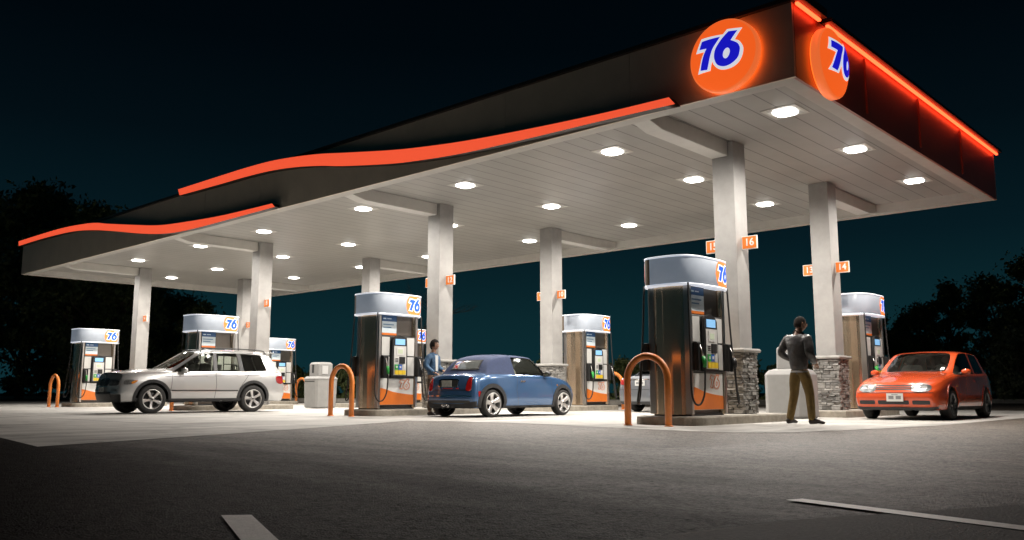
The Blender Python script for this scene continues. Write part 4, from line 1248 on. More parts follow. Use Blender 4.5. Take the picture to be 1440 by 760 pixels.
# rear face
P_(bvh, smooth_loop([(-.40, 1.055), (.40, 1.055), (.44, 1.10), (.42, 1.25), (.36, 1.275), (-.36, 1.275), (-.42, 1.25), (-.44, 1.10)], 3), 'x-', .012, M['rubber'], 'rear_window_seal', car)
rw_ = P_(bvh, smooth_loop([(-.375, 1.08), (.375, 1.08), (.40, 1.115), (.385, 1.235), (.34, 1.252), (-.34, 1.252), (-.385, 1.235), (-.40, 1.115)], 3), 'x-', .017, mat('rear_glass', (.12, .13, .125), .06, coat=1, var=.2), 'rear_window', car)
flagm = [M['white'], M['red'], M['blue']]
st_ = [rrect(.22, .36, 1.085, 1.245, .01)]
P_(bvh, st_[0], 'x-', .021, M['white'], 'window_sticker', rw_, skirt=0)
P_(bvh, stroke([(.23, 1.095), (.35, 1.165)], .03), 'x-', .024, M['red'], 'sticker_stripe', rw_, skirt=0)
P_(bvh, stroke([(.23, 1.15), (.35, 1.10)], .025), 'x-', .026, M['red'], 'sticker_stripe', rw_, skirt=0)
P_(bvh, stroke([(.23, 1.235), (.35, 1.18)], .03), 'x-', .024, M['blue'], 'sticker_stripe', rw_, skirt=0)
for sg in (1, -1):
    tl = smooth_loop([(sg * .55, .60), (sg * .665, .59), (sg * .675, .72), (sg * .655, .855), (sg * .60, .87), (sg * .555, .74)], 3)
    P_(bvh, [(p[0] + (.012 if p[0] > sg * .61 else -.012), p[1] + (.012 if p[1] > .72 else -.012)) for p in tl], 'x-', .006, M['chrome'], 'lamp_surround', car)
    P_(bvh, tl, 'x-', .014, M['tail'], 'tail_light', car)
P_(bvh, smooth_loop([(-.27, .665), (.27, .665), (.30, .75), (.27, .84), (-.27, .84), (-.30, .75)], 3), 'x-', .006, M['chrome'], 'plate_surround', car)
P_(bvh, smooth_loop([(-.255, .675), (.255, .675), (.28, .75), (.255, .815), (-.255, .815), (-.28, .75)], 3), 'x-', .012, M['black'], 'plate_recess', car)
plate(car, -1.875, 0, .745, -1, M['oldplate'], R(-4), .31, .14, False)
P_(bvh, stroke([(-.60, .60), (.60, .60)], .012), 'x-', .002, M['black'], 'boot_seam', car, skirt=0)
P_(bvh, stroke([(-.16, .634), (.16, .634)], .018), 'x-', .004, M['red'], 'boot_lettering', car, skirt=0)
P_(bvh, stroke([(-.34, .634), (-.26, .634)], .026), 'x-', .005, M['red'], 'boot_badge', car, skirt=0)
P_(bvh, [(-.74, .19), (.74, .19), (.77, .36), (.45, .30), (-.45, .30), (-.77, .36)], 'x-', .010, M['clad'], 'rear_skirt', car)
P_(bvh, rrect(-.66, .66, .315, .375, .02), 'x-', .004, M['black'], 'rear_vent', car)
P_(bvh, stroke([(-.70, .47), (.70, .47)], .02), 'x-', .006, M['chrome'], 'bumper_trim', car, skirt=.004)
for y in (-.07, .07):
    s = MB(); s.lathe([(.03, .0), (.036, .0), (.036, .1), (.03, .1), (.03, .0)], 16, 'x', 0, (-1.93, y, .255)); s.build('exhaust_pipe', M['chrome'], car)
both(bvh, rrect(-1.66, -1.60, .46, .58, .01), .008, M['tail'], 'side_reflector', car)
both(bvh, rrect(-1.60, -1.565, .40, .55, .01), .006, M['red'], 'side_reflector', car) if False else None
for sg in (1, -1):
    mirror_part(car, bvh, .55, .80, .96, M['black'], sg)
    P_(bvh, ringpts(sg * .52, .66, .105, 0, 360, 20), 'x+', .012, M['lamp'], 'headlight', car)
P_(bvh, rrect(-.33, .33, .53, .63, .03), 'x+', .006, M['black'], 'grille', car)
# fabric folds: raised bow seams across the roof
for x_ in (-.02, -.40, -.78):
    P_(bvh, stroke([(x_, -.52), (x_ - .01, 0), (x_, .52)], .02), 'z+', .006, M['fabric'], 'roof_seam', car, skirt=.004)

# ---- silver five-door car
S5 = dict(xf=1.41, xr=-1.41, yw=.925, rw=.372, gap=.05, tw=.25, rim=.25, spokes=5, style='y', rimmat=M['alloy'], paint=M['silver'], glass=M['glass'], pillarmat=M['black'],
          deckz=[(2.16, 1.06), (2.0, 1.105), (1.7, 1.145), (1.3, 1.175), (.85, 1.195), (-2.34, 1.09)],
          beltz=[(2.16, .985), (2.0, 1.025), (1.7, 1.05), (1.3, 1.065), (.95, 1.08), (0, 1.095), (-1.2, 1.12), (-2.1, 1.14), (-2.3, 1.11)],
          by=[(2.16, .77), (2.0, .83), (1.7, .855), (1.2, .872), (.6, .88), (0, .885), (-1.2, .88), (-2.0, .83), (-2.34, .76)],
          ym=[(2.16, .86), (2.0, .915), (1.7, .932), (1, .938), (-1.4, .938), (-2.1, .90), (-2.35, .84)],
          zm=.74, zl=.50, zs=.30, dxf=(.03, .08, .10, .05), dxr=(.02, .08, .1, .02), bf=.10, br=.06,
          st=[('d', 2.14), ('d', 2.0), ('d', 1.7), ('d', 1.41), ('d', 1.15), ('c', .90, .86, 1.19, .82, 1.10, .12), ('c', .66, .50, 1.41, .75, 1.34, .1), ('c', .38, .13, 1.625, .69, 1.56, .07), ('c', .1, -.15, 1.67, .665, 1.578),
              ('c', -.24, -.28, 1.70, .665, 1.598), ('c', -.33, -.37, 1.70, .665, 1.598), ('c', -1.02, -.98, 1.705, .66, 1.605), ('c', -1.12, -1.07, 1.705, .66, 1.603), ('c', -1.88, -1.72, 1.69, .65, 1.575), ('c', -2.1, -2.04, 1.645, .645, 1.50), ('c', -2.22, -2.2, 1.40, .69, 1.33), ('c', -2.3, -2.3, 1.15, .735, 1.12), ('d', -2.34)],
          region=regions((5, 6), (5, 6, 7, 8, 10, 12), (9, 11), (14, 15)), capregion=lambda e, r_: 10 if r_ == 7 else 0,
          seatx=-.10, seatz=.68, dash=.75, rearseat=-1.1, seatmat=M['seat'], lining=M['lining'], wrot=.5)
S5['st'] = [q if q[0] == 'd' or q[1] > .5 or q[1] < -2.15 else q[:3] + (q[3] + .045, q[4] + .01, q[5] + .035) + q[6:] for q in S5['st']]
car, bvh, body = build_car(S5, 'silver five-door sport utility car with dark lower bumpers, facing left', 'car', (-14.68, -3.55, 0), R(-93), 'sport_utility_car')
arches(car, S5, M['clad'], .075)
both(bvh, stroke([(.96, .33), (-.96, .33)], .12), .012, M['clad'], 'sill', car)
both(bvh, stroke([(.93, .60), (-.93, .60)], .028), .012, M['clad'], 'side_strip', car)
for pts in ([(.99, .42), (.93, .7), (.90, 1.03)], [(-.29, 1.08), (-.31, .75), (-.27, .40)], [(-1.30, 1.10), (-1.20, .95), (-.99, .66), (-.95, .42)]):
    both(bvh, stroke(pts, .012), .002, M['black'], 'door_seam', car, skirt=0)
both(bvh, stroke([(1.1, .955), (0, .985), (-1.6, 1.02)], .010), .002, M['clad'], 'waist_seam', car, skirt=0)
handle(bvh, -.14, .985, car, M['silver'], .2); handle(bvh, -1.02, 1.01, car, M['silver'], .2)
for sg in (1, -1):
    mirror_part(car, bvh, .62, .89, 1.10, M['silver'], sg, .22, .16)
    hl = smooth_loop([(sg * .34, .74), (sg * .55, .71), (sg * .74, .73), (sg * .80, .80), (sg * .72, .85), (sg * .52, .865), (sg * .34, .87)], 3)
    h_ = P_(bvh, hl, 'x+', .010, M['lamp'], 'headlight', car)
    for y_ in (.45, .60): P_(bvh, ringpts(sg * y_, .79, .055, 0, 360, 14), 'x+', .017, M['lampin'], 'lamp_bowl', h_, skirt=.004)
    P_(bvh, smooth_loop([(sg * .03, .70), (sg * .26, .70), (sg * .29, .78), (sg * .26, .89), (sg * .05, .89)], 3), 'x+', .006, M['chrome'], 'grille_surround', car)
    P_(bvh, smooth_loop([(sg * .05, .715), (sg * .245, .715), (sg * .27, .78), (sg * .245, .875), (sg * .065, .875)], 3), 'x+', .012, M['black'], 'grille', car)
    P_(bvh, rrect(min(sg * .5, sg * .74), max(sg * .5, sg * .74), .575, .635, .025), 'x+', .008, M['lamp'], 'fog_lamp', car)
    P_(bvh, smooth_loop([(sg * .62, .78), (sg * .82, .80), (sg * .83, 1.0), (sg * .66, 1.0)], 3), 'x-', .010, M['tail'], 'tail_light', car)
both(bvh, smooth_loop([(-2.33, .80), (-2.16, .82), (-2.13, .98), (-2.30, 1.0)], 3), .010, M['tail'], 'tail_light', car)
both(bvh, smooth_loop([(2.12, .75), (1.92, .765), (1.80, .84), (1.93, .87), (2.10, .855)], 3), .010, M['lamp'], 'headlight', car)
both(bvh, smooth_loop([(1.92, .765), (1.80, .84), (1.86, .855), (1.96, .80)], 2), .015, M['amber'], 'indicator', car, skirt=.004)
P_(bvh, rrect(-.46, .46, .42, .56, .03), 'x+', .006, M['black'], 'bumper_intake', car)
plate(car, 2.37, 0, .62, 1, M['plate'], 0, .32, .13)
for sg in (1, -1):
    s = MB(); s.tube(smooth_path([(.05, sg * .60, 1.625), (-.08, sg * .60, 1.735), (-.9, sg * .605, 1.757), (-1.75, sg * .58, 1.735), (-1.88, sg * .58, 1.675)], 5), .016, 8); s.build('roof_rail', M['black'], car)
s = MB(); s.box(-2.2, -1.92, -.55, .55, 1.665, 1.69); s.build('roof_spoiler', M['silver'], car, bevel=.01)
s = MB(); s.tube([(1.02, -.5, 1.115), (.98, 0, 1.15), (.92, .3, 1.165)], .009, 6); s.tube([(1.05, .1, 1.13), (1.0, .5, 1.13), (.93, .7, 1.12)], .009, 6); s.build('wiper', M['black'], car)

# ---- grey sedan seen from behind
SD = dict(xf=1.35, xr=-1.35, yw=.87, rw=.32, gap=.035, tw=.205, rim=.215, spokes=10, style='thin', rimmat=M['alloy'], paint=M['greypaint'], glass=M['darkglass'], pillarmat=M['black'],
          deckz=[(2.1, .74), (1.95, .81), (1.6, .88), (1.1, .94), (.85, .97), (-1.6, 1.05), (-1.95, 1.04), (-2.22, .99)],
          beltz=[(2.1, .68), (1.95, .74), (1.6, .82), (1.1, .88), (.85, .92), (0, .94), (-1.2, .97), (-1.9, .965), (-2.25, .92)],
          by=[(2.1, .62), (1.95, .72), (1.6, .78), (1.0, .80), (0, .82), (-1.2, .81), (-1.9, .76), (-2.25, .68)],
          ym=[(2.1, .72), (1.95, .83), (1.6, .868), (1, .878), (-1.4, .878), (-1.9, .85), (-2.25, .77)],
          zm=.6, zl=.38, zs=.22, dxf=(.02, .07, .08, .02), dxr=(.02, .06, .08, .02), bf=.10, br=.09,
          st=[('d', 2.08), ('d', 1.95), ('d', 1.65), ('d', 1.35), ('d', 1.05), ('c', .87, .85, .985, .74, .94, .1), ('c', .60, .45, 1.22, .66, 1.165, .08), ('c', .3, .02, 1.41, .595, 1.34, .05), ('c', .05, -.18, 1.44, .59, 1.36), ('c', -.25, -.28, 1.45, .59, 1.365), ('c', -.34, -.37, 1.45, .59, 1.365),
              ('c', -1.05, -.95, 1.43, .58, 1.34), ('c', -1.3, -1.15, 1.38, .58, 1.28), ('c', -1.5, -1.42, 1.2, .62, 1.12), ('c', -1.68, -1.66, 1.06, .69, 1.01), ('d', -1.95), ('d', -2.2)],
          region=regions((5, 6), (5, 6, 7, 8, 10, 11), (9,), (12, 13)), capregion=lambda e, r_: 0,
          seatx=-.15, seatz=.5, dash=.62, rearseat=-1.0, seatmat=M['seat'], lining=M['lining'])
car, bvh, body = build_car(SD, 'grey sedan seen from behind between the nearest hoop and its pump', 'car', (-5.35, 7.0, 0), R(90), 'sedan')
arches(car, SD, M['greypaint'], .04)
for sg in (1, -1):
    P_(bvh, smooth_loop([(sg * .46, .76), (sg * .70, .77), (sg * .71, .90), (sg * .48, .92)], 3), 'x-', .010, M['tail'], 'tail_light', car)
    mirror_part(car, bvh, .6, .83, .98, M['greypaint'], sg)
both(bvh, smooth_loop([(-2.2, .78), (-2.05, .79), (-2.03, .89), (-2.17, .91)], 3), .008, M['tail'], 'tail_light', car)
plate(car, -2.335, 0, .80, -1, M['plate'], 0, .31, .14)
P_(bvh, rrect(-.40, .40, .885, .91, .01), 'x-', .012, M['chrome'], 'boot_trim', car)
P_(bvh, stroke([(-.72, .62), (.72, .62)], .014), 'x-', .003, M['black'], 'bumper_seam', car, skirt=0)
P_(bvh, [(-.74, .22), (.74, .22), (.74, .30), (-.74, .30)], 'x-', .010, M['clad'], 'rear_skirt', car)
handle(bvh, -.15, .83, car, M['greypaint'])
for pts in ([(.86, .3), (.82, .6), (.80, .90)], [(-.3, .93), (-.32, .6), (-.28, .3)]): both(bvh, stroke(pts, .01), .002, M['black'], 'door_seam', car, skirt=0)

# ------------------------------------------------------------------ people
def skin(verts, edges, sub=2, root=0, flat=None):
    me = bpy.data.meshes.new('sk'); me.from_pydata([v[0] for v in verts], edges, [])
    o = bpy.data.objects.new('sk', me); COL.objects.link(o)
    md = o.modifiers.new('skin', 'SKIN'); md.use_smooth_shade = True; md.branch_smoothing = .6
    sv = me.skin_vertices[0].data
    for i, v in enumerate(verts):
        r_ = v[1]
        sv[i].radius = r_ if isinstance(r_, tuple) else (r_, r_)
        sv[i].use_root = (i == root)
    ss = o.modifiers.new('s', 'SUBSURF'); ss.levels = sub; ss.render_levels = sub
    out = evaluated_mesh(o); kill(o)
    for p in out.polygons: p.use_smooth = True
    return out
def joined(meshes, name, mats, parent, midx=None):
    bm = bmesh.new()
    for i, me in enumerate(meshes):
        n0 = len(bm.faces); bm.from_mesh(me); bm.faces.ensure_lookup_table()
        for f in bm.faces[n0:]: f.material_index = midx[i] if midx else 0; f.smooth = True
    me = bpy.data.meshes.new(name); bm.to_mesh(me); bm.free()
    for m_ in mats: me.materials.append(m_)
    return link(bpy.data.objects.new(name, me), parent)
def head_mesh(c, yaw, k=1.0, long_=1.0):
    bm = bmesh.new(); bmesh.ops.create_uvsphere(bm, u_segments=24, v_segments=18, radius=1)
    for v in bm.verts:
        x, y, z = v.co
        X = x * .077; Y = y * .098; Z = z * .118
        if z < 0: X *= 1 - .28 * min(1, -z) ; Y *= 1 - .05 * -z
        if z < -.2 and y < .1: Y += .02 * (-z)          # nape
        if y > .3: Y *= .93
        if y > .85 and -.35 < z < .12: Y += .022 * (1 - abs(x) / .35) if abs(x) < .35 else 0   # nose
        if y > .8 and .02 < z < .25 and .15 < abs(x) < .5: Y -= .008                                # eye sockets
        if y > .75 and z < -.6: Y += .01                                                         # chin
        if abs(x) > .93 and -.25 < z < .3 and -.25 < y < .2: X *= 1.16                            # ears
        v.co = (X * k, Y * k, Z * k)
    me = bpy.data.meshes.new('h'); bm.to_mesh(me); bm.free()
    me.transform(Matrix.Translation(c) @ Matrix.Rotation(yaw, 4, 'Z'))
    return me
def hair_mesh(c, yaw, k=1.0, drop=0.0, thick=.012):
    bm = bmesh.new(); bmesh.ops.create_uvsphere(bm, u_segments=28, v_segments=20, radius=1)
    r_ = random.Random(5)
    kill_ = [v for v in bm.verts if (v.co.y > .55 and v.co.z < .45) or (v.co.z < -.15 - drop and v.co.y > -.1) or v.co.z < -.55 - drop]
    bmesh.ops.delete(bm, geom=kill_, context='VERTS')
    for v in bm.verts:
        x, y, z = v.co; j = 1 + r_.uniform(-.02, .03)
        v.co = (x * (.077 + thick) * k * j, y * (.098 + thick) * k * j - .004, z * (.118 + thick) * k * j)
        if drop and z < 0: v.co.x *= 1 + .22 * (-z)
    me = bpy.data.meshes.new('hr'); bm.to_mesh(me); bm.free()
    me.transform(Matrix.Translation(c) @ Matrix.Rotation(yaw, 4, 'Z'))
    return me
def hand_mesh(w, d, up, k=1.0, curl=.5):
    """palm and five fingers from wrist w along d; up = back of hand"""
    d = Vector(d).normalized(); up = Vector(up); up = (up - d * up.dot(d)).normalized(); sd = d.cross(up); w = Vector(w)
    out = []
    V = [(w, .026 * k), (w + d * .045 * k, (.036 * k, .02 * k)), (w + d * .085 * k, (.038 * k, .018 * k))]
    out.append(skin(V, [(0, 1), (1, 2)], 1))
    for i, (off, ln) in enumerate(((-.030, .068), (-.010, .078), (.011, .072), (.030, .056))):
        a = w + d * .075 * k + sd * off * k
        p1 = a + d * ln * .5 * k - up * .012 * k
        p2 = p1 + (d * (1 - curl) - up * curl).normalized() * ln * .42 * k
        p3 = p2 + (d * (1 - curl * 1.7) - up * curl * 1.7).normalized() * ln * .32 * k
        out.append(skin([(a, .0095 * k), (p1, .0088 * k), (p2, .0082 * k), (p3, .0068 * k)], [(0, 1), (1, 2), (2, 3)], 1))
    a = w + d * .025 * k - sd * .028 * k
    p1 = a + (d * .6 - sd * .7).normalized() * .036 * k - up * .01 * k; p2 = p1 + (d * .9 - sd * .15).normalized() * .032 * k - up * .01 * k
    out.append(skin([(a, .013 * k), (p1, .011 * k), (p2, .0085 * k)], [(0, 1), (1, 2)], 1))
    return out
M['skin_dark'] = mat('skin', (.30, .17, .11), .5, var=.1)
M['skin_tan'] = mat('skin_tan', (.36, .2, .13), .5, var=.1)
M['jacket'] = mat('charcoal_jacket', (.05, .047, .046), .36, var=.5, vscale=7, bump=1.0, bscale=11)
M['tee'] = mat('white_tee', (.6, .6, .58), .8)
M['denim'] = mat('denim', (.045, .10, .18), .8, var=.4, vscale=10, bump=1.0, bscale=14)
M['mustard'] = mat('mustard_trousers', (.155, .098, .024), .8, var=.2, vscale=8, bump=1.0, bscale=12)
M['browntr'] = mat('brown_trousers', (.09, .06, .04), .8, var=.2)
M['shoe'] = mat('dark_shoe', (.022, .016, .013), .45)
M['hair'] = mat('dark_hair', (.012, .009, .007), .8, spec=.15, var=.3, vscale=40)

def person(label, loc, rotz, J, skinm, jac, trou, head_yaw, hairkw, hemz, height=1.0, tee=True):
    t = thing('person', label, 'person', loc, rotz)
    t.scale = (height,) * 3
    j = {k_: Vector(v) for k_, v in J.items()}
    # body: one skinned figure, with head and hands
    def graph(seq):
        verts = []; idx = {}; edges = []
        for chain in seq:
            prev = None
            for nm, r_ in chain:
                if nm not in idx: idx[nm] = len(verts); verts.append((j[nm], r_))
                if prev is not None: edges.append((prev, idx[nm]))
                prev = idx[nm]
        return verts, edges
    v, e_ = graph([[('pelvis', (.11, .085)), ('waist', (.10, .075)), ('chest', (.135, .09)), ('neckbase', (.075, .07)), ('neck', .056), ('headbase', .06)],
                   [('chest', .15), ('shL', .058), ('elL', .044), ('wrL', .028)], [('chest', .15), ('shR', .058), ('elR', .044), ('wrR', .028)],
                   [('pelvis', .145), ('hipL', .08), ('knL', .055), ('anL', .038)], [('pelvis', .145), ('hipR', .08), ('knR', .055), ('anR', .038)]])
    ms = [skin(v, e_, 2), head_mesh(j['head'], head_yaw)]
    for s_ in ('L', 'R'):
        ms += hand_mesh(j['wr' + s_], j['hd' + s_] - j['wr' + s_], Vector((0, .3, 1)) if s_ == 'L' else Vector((0, .3, 1)), 1.0, .6)
    b = joined(ms, 'body', [skinm], t)
    # eyes and mouth
    Ry = Matrix.Rotation(head_yaw, 3, 'Z')
    s = MB()
    for sx_ in (-1, 1): s.lathe([(.001, .004), (.009, .003), (.013, 0)], 10, 'y', 0, tuple(j['head'] + Ry @ Vector((sx_ * .031, .083, .012))))
    s.build('eyes', M['hair'], b)
    joined([hair_mesh(j['head'] + Vector((0, 0, .004)), head_yaw, 1.0, **hairkw)], 'hair', [M['hair']], t)
    # jacket
    k_ = .022
    j['hem'] = j['pelvis'] + Vector((0, 0, hemz))
    v, e_ = graph([[('hem', (.185, .14)), ('waist', (.185, .14)), ('chest', (.22, .155)), ('neckbase', (.125, .115)), ('collar', (.078, .076))],
                   [('chest', .17), ('shL', .10), ('elL', .074), ('wrL', .05)], [('chest', .17), ('shR', .10), ('elR', .074), ('wrR', .05)]])
    joined([skin(v, e_, 2)], 'jacket', [jac], t)
    if tee:
        s = MB()
        if tee == 'hem':
            s.lathe([(.146, .012), (.150, .03), (.13, .045)], 24, 'z', 0, (0, 0, 0)); o = s.build('shirt_hem', M['bin'], t); o.scale = (1.04, .80, 1); o.location = j['hem'] + Vector((0, 0, .055))
        else:
            q = [(-.055, .06), (.055, .06), (.05, -.12), (.04, -.30), (-.04, -.30), (-.05, -.12)]
            me = fill_curve([q], .008); place_mesh(me, 'shirt_front', M['tee'], t, frame(j['chest'] + Vector((.01, .106, .05)), (1, 0, 0), (0, -.02, 1)))
    # trousers
    v, e_ = graph([[('waist2', (.14, .105)), ('pelvis', (.155, .125))], [('pelvis', .15), ('hipL', .108), ('knL', .076), ('cuL', .06)], [('pelvis', .15), ('hipR', .108), ('knR', .076), ('cuR', .06)]])
    joined([skin(v, e_, 2, root=1)], 'trousers', [trou], t)
    for s_ in ('L', 'R'):
        a = j['an' + s_]; f = j['to' + s_] - Vector((a.x, a.y, 0)); f.z = 0; f.normalize()
        g0 = Vector((a.x, a.y, 0))
        me = skin([(g0 - f * .06 + Vector((0, 0, .05)), (.042, .05)), (g0 + f * .05 + Vector((0, 0, .055)), (.046, .05)), (g0 + f * .13 + Vector((0, 0, .038)), (.046, .034)), (g0 + f * .2 + Vector((0, 0, .032)), (.036, .028)), (a + Vector((0, 0, .03)), .045)], [(0, 1), (1, 2), (2, 3), (1, 4)], 2, root=1)
        for vv in me.vertices: vv.co.z = max(vv.co.z, .004)
        joined([me], 'shoe', [M['shoe']], t)
    return t
Jm = dict(pelvis=(0, 0, .93), waist=(0, -.01, 1.08), waist2=(0, 0, 1.02), chest=(.005, -.01, 1.29), neckbase=(.015, 0, 1.455), collar=(.018, .008, 1.49), neck=(.02, .015, 1.53), headbase=(.025, .03, 1.56), head=(.03, .045, 1.612),
          shL=(-.205, -.01, 1.395), elL=(-.325, -.07, 1.14), wrL=(-.20, .13, 1.03), hdL=(-.12, .22, 1.0), shR=(.215, -.01, 1.385), elR=(.265, -.04, 1.11), wrR=(.215, .14, .97), hdR=(.16, .23, .93),
          hipL=(-.09, 0, .88), knL=(-.15, .03, .49), anL=(-.20, -.06, .09), cuL=(-.20, -.055, .05), toL=(-.21, .06, 0), hipR=(.09, 0, .88), knR=(.15, .05, .49), anR=(.19, .03, .09), cuR=(.19, .03, .05), toR=(.30, .12, 0))
person('man seen from behind in a charcoal jacket and mustard trousers walking towards the pumps', (1.62, -.66, 0), R(-18), Jm, M['skin_dark'], M['jacket'], M['mustard'], R(-25), dict(drop=0, thick=.006), -.17, 1.085, 'hem')
Jw = dict(pelvis=(0, 0, .93), waist=(0, -.01, 1.07), waist2=(0, 0, 1.02), chest=(0, 0, 1.27), neckbase=(0, .01, 1.42), collar=(0, .015, 1.45), neck=(0, .02, 1.50), headbase=(0, .03, 1.56), head=(0, .045, 1.615),
          shL=(-.165, 0, 1.365), elL=(-.24, -.04, 1.12), wrL=(-.17, .17, 1.03), hdL=(-.12, .28, 1.0), shR=(.165, 0, 1.365), elR=(.25, -.03, 1.12), wrR=(.18, .16, .98), hdR=(.12, .28, .94),
          hipL=(-.085, 0, .88), knL=(-.10, .03, .49), anL=(-.10, 0, .09), cuL=(-.10, 0, .10), toL=(-.11, .15, 0), hipR=(.085, 0, .88), knR=(.10, .03, .49), anR=(.11, 0, .09), cuR=(.11, 0, .10), toR=(.13, .15, 0))
person('woman in a blue denim jacket refuelling beside the blue convertible', (-7.15, -1.35, 0), R(-78), Jw, M['skin_tan'], M['denim'], M['browntr'], R(8), dict(drop=.25, thick=.02), -.06, 1.03, True)

# ------------------------------------------------------------------ trees, shrubs
def leafcloud(s, rng, centre, rad, n, size):
    for _ in range(n):
        while True:
            p = Vector((rng.uniform(-1, 1), rng.uniform(-1, 1), rng.uniform(-1, 1)))
            if p.length < 1: break
        p = Vector(centre) + Vector((p.x * rad[0], p.y * rad[1], p.z * rad[2]))
        a = Vector((rng.gauss(0, 1), rng.gauss(0, 1), rng.gauss(0, .7))).normalized()
        b = a.orthogonal().normalized(); b = (Matrix.Rotation(rng.uniform(0, 6.28), 3, a) @ b)
        sz = size * rng.uniform(.6, 1.3); c_ = a.cross(b)
        s.add([p - b * sz, p + c_ * sz * .45 - b * sz * .1, p + b * sz, p - c_ * sz * .45 + b * sz * .1], [(0, 1, 2, 3)], rng.choice((0, 0, 1, 1, 2)))
def tree_proto(seed, h, w, leaves, mats, clumps=34, size=.16, low=.18):
    rng = random.Random(seed)
    tr = MB(); cr = MB()
    tr.tube(smooth_path([(0, 0, -.1), (rng.uniform(-.1, .1), rng.uniform(-.1, .1), h * .25), (rng.uniform(-.3, .3), rng.uniform(-.3, .3), h * .55), (rng.uniform(-.3, .3), rng.uniform(-.3, .3), h * .85)], 4), [h * .022 * (1 - .8 * q / 12) for q in range(13)], 8)
    for k_ in range(clumps):
        z = h * (low + (1 - low) * rng.random() ** .85)
        f = (z / h - low) / (1 - low)
        prof = math.sin(PI * min(1, .18 + f * .82)) ** .6 * (1 - .25 * f)
        a = rng.uniform(0, 2 * PI); rr = w * prof * math.sqrt(rng.random()) * rng.uniform(.75, 1.15)
        c = Vector((rr * math.cos(a), rr * math.sin(a), min(z, h * .97)))
        if k_ % 2 == 0:
            z0 = max(h * .15, z - rr * .7)
            tr.tube([(0, 0, z0), tuple((Vector((0, 0, z0)) * .5 + c * .5) + Vector((0, 0, .1 * rr))), tuple(c)], [h * .010, h * .006, h * .003], 5)
        rad = w * rng.uniform(.17, .34)
        leafcloud(cr, rng, c, (rad, rad, rad * .75), leaves // clumps, size)
        # stray twig leaves for a ragged outline
        leafcloud(cr, rng, c, (rad * 1.55, rad * 1.55, rad * 1.25), leaves // clumps // 5, size * .9)
    return tr, cr, mats
protos = {}
def tree(kind, label, loc, sc_=1.0, rz=0.0, group='trees beyond the forecourt', cat='tree'):
    nm, seed, h, w, leaves, mats, cl_, sz, low = kinds[kind]
    if kind not in protos:
        tr, cr, mm = tree_proto(seed, h, w, leaves, mats, cl_, sz, low)
        t = thing(nm, label, cat, loc, rz, group)
        tr.build('trunk', M['bark'], t); cr.build('crown', mm, t, recalc=False)
        protos[kind] = t
    else:
        t = copy_tree(protos[kind]); t.location = loc; t.rotation_euler = (0, 0, rz); t['label'] = label; t['category'] = cat; t['group'] = group
    t.scale = (sc_,) * 3
    return t
kinds = {'tall': ('broadleaf_tree', 11, 13, 5.2, 16000, M['leaf'], 80, .2, .08),
         'mid': ('broadleaf_tree', 23, 7.5, 3.0, 9000, M['leaf'], 54, .14, .06),
         'thin': ('slender_tree', 31, 8, 1.9, 4200, M['leaf'], 34, .18, .1),
         'open': ('open_crowned_tree', 47, 6, 2.2, 2600, M['leaf'], 30, .16, .2),
         'pale': ('bushy_shrub', 53, 2.7, 1.2, 3600, M['palel'], 26, .10, .02),
         'hedge': ('hedge_shrub', 61, 1.7, 1.3, 2600, M['leaf'], 22, .10, .0),
         'hedge2': ('hedge_shrub', 67, 1.5, 1.2, 2400, M['leaf'], 20, .10, .0)}
T = [('tall', -62.9, 7.7, 1.2, 'towering dark tree cut by the left edge of the photo'), ('tall', -55.1, 9.3, 1.02, 'tall dark tree standing over the left end of the canopy'),
     ('tall', -61.7, 13.1, .95, 'dark tree behind the left canopy corner, right of the tallest one'), ('mid', -47.5, 13.9, .85, 'rounded dark tree low behind the far-left pump'),
     ('mid', -73, 22, 1.45, 'dark tree left of the column flagged 4'), ('mid', -61.5, 19.5, 1.12, 'dark tree right of the column flagged 4'), ('thin', -72.7, 26, 1.0, 'slim dark tree above the second lit header from the left'),
     ('mid', -52.5, 10.5, 1.15, 'bushy dark tree under the left canopy corner'),
     ('open', -14.1, 48.4, .95, 'small open-crowned tree right of the rear pump at the orange-red car'), ('mid', -10.1, 43.9, .78, 'dark round tree above the windscreen of the orange-red car'),
     ('thin', -9.2, 47.5, .95, 'slender dark tree above the roof of the orange-red car'), ('mid', -5.6, 43.5, .98, 'dark full tree behind the tail of the orange-red car'),
     ('mid', -2.9, 41.2, 1.08, 'tallest dark tree at the right edge of the photo'), ('open', -15.7, 57.8, 1.0, 'thin dim tree farthest back beyond the orange-red car'),
     ('thin', -3.6, 37.5, .62, 'short slim tree by the right photo edge'), ('mid', -12.5, 52, .9, 'dim tree between the rear pump and the slender tree')]
for q, (kd, x, y, s_, lab) in enumerate(T): tree(kd, lab, (x, y, .15), s_, q * 1.3)
tree('pale', 'pale grey-green shrub right behind the orange-red car', (-2.3, 33.0, .15), 1.25, 0, 'shrubs beyond the kerb', 'shrub')
hp = [(-73, 9.8), (-68, 10.3), (-63, 11.4), (-58.5, 12.6), (-54, 13.6), (-50, 14.4), (-46, 14.9), (-42.5, 14.4), (-39, 13.8), (-36.3, 13.6), (-34.2, 13.4), (-32.2, 13.2), (-30.2, 13.1), (-28.2, 13.6), (-26.2, 14.2), (-23.5, 14.9), (-20.5, 15.9), (-18.4, 16.4), (-16.6, 16.9), (-15, 17.2), (-13.6, 17.6), (-12.2, 18.2), (-11.1, 18.9), (-10.3, 20.0), (-9.8, 22),
      (-9.5, 24.2), (-9, 26.4), (-8.2, 28.5), (-7.2, 30.5), (-6, 32.2), (-4.6, 33.4), (-3, 34.3), (-1.2, 35), (.8, 35.8)]
where = ['along the far kerb'] * 0
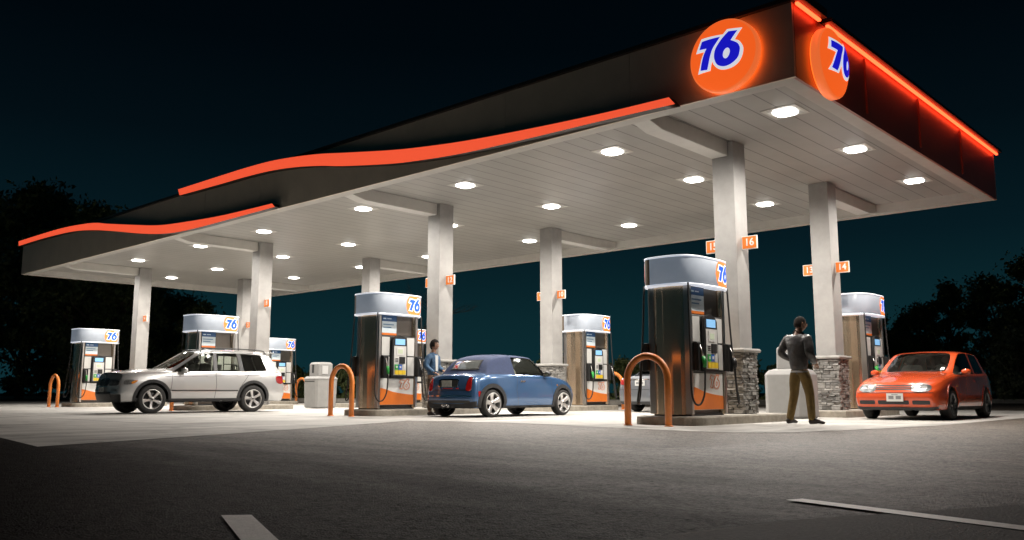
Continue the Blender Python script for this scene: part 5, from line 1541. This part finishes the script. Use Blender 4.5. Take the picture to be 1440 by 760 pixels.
for q, (x, y) in enumerate(hp):
    if x < -56: w_ = 'at the far left'
    elif x < -44: w_ = 'behind the far-left pump'
    elif x < -35: w_ = 'behind the silver car'
    elif x < -27: w_ = 'seen through the hoop and bin mid-left'
    elif x < -18: w_ = 'behind the blue convertible'
    elif x < -13: w_ = 'behind the grey sedan'
    elif x < -9.6: w_ = 'behind the walking man'
    else: w_ = 'behind the orange-red car'
    tree('hedge' if q % 2 else 'hedge2', 'dark leafy hedge shrub beyond the kerb, ' + w_, (x, y + .35, .15), .92 + .25 * rnd.random(), q * 2.1, 'hedge shrubs along the far kerb ' + w_, 'shrub')

# leafless tree behind the second island
t = thing('bare_tree', 'leafless twiggy tree far behind the pump left of the woman', 'tree', (-25.8, 14.9, .15), 0, 'trees beyond the forecourt')
tr = MB(); tw = MB(); rb = random.Random(9)
tr.tube([(0, 0, -.1), (.05, 0, 1.5), (-.05, .05, 3.0)], [.11, .09, .06], 8)
def twig(p, d, ln, r, dep):
    q = p + d * ln
    tw.tube([tuple(p), tuple((p + q) * .5 + Vector((rb.gauss(0, .04), rb.gauss(0, .04), 0)) * ln), tuple(q)], [r, r * .8, r * .55], 4)
    if dep:
        for _ in range(3):
            twig(q - d * ln * rb.uniform(0, .45), (d + Vector((rb.gauss(0, .5), rb.gauss(0, .5), rb.gauss(.1, .3)))).normalized(), ln * rb.uniform(.6, .8), r * .55, dep - 1)
for _ in range(6): twig(Vector((0, 0, rb.uniform(1.8, 3.0))), Vector((rb.gauss(0, .5), rb.gauss(0, .5), 1)).normalized(), rb.uniform(1.2, 1.7), .045, 4)
tr.build('trunk', M['bark'], t); tw.build('crown', M['bark'], t, recalc=False)

# ------------------------------------------------------------------ night sky
w = bpy.data.worlds.new('World'); scene.world = w; w.use_nodes = True
nt = w.node_tree; N = nt.nodes; L = nt.links
bg = N['Background']
tc = N.new('ShaderNodeTexCoord'); sx = N.new('ShaderNodeSeparateXYZ'); L.new(tc.outputs['Generated'], sx.inputs[0])
rp = N.new('ShaderNodeValToRGB'); L.new(sx.outputs[2], rp.inputs[0])
rp.color_ramp.elements[0].position = 0.0; rp.color_ramp.elements[0].color = srgb(13, 45, 52)
rp.color_ramp.elements[1].position = .5; rp.color_ramp.elements[1].color = srgb(1, 4, 8)
for p_, c_ in ((.08, (11, 40, 46)), (.17, (6, 26, 33)), (.28, (3, 14, 20)), (.38, (1, 7, 12))):
    e_ = rp.color_ramp.elements.new(p_); e_.color = srgb(*c_)
L.new(rp.outputs[0], bg.inputs['Color']); bg.inputs['Strength'].default_value = 1.0

# ------------------------------------------------------------------ camera
cd = bpy.data.cameras.new('camera'); cam = bpy.data.objects.new('camera', cd); link(cam)
cd.lens = 36 * 1210.86 / 1440; cd.sensor_width = 36; cd.clip_start = .05; cd.clip_end = 2000
cam.location = (8.195, -15.279, .57)
cam.rotation_euler = (PI / 2 + .1402, 0, .7427)
scene.camera = cam
scene.render.resolution_x = 1024; scene.render.resolution_y = 540
vs = scene.view_settings; vs.view_transform = 'Standard'; vs.look = 'None'; vs.exposure = 0; vs.gamma = 1
scene.cycles.max_bounces = 8; scene.cycles.use_denoising = True
scene.cycles.sample_clamp_indirect = 6
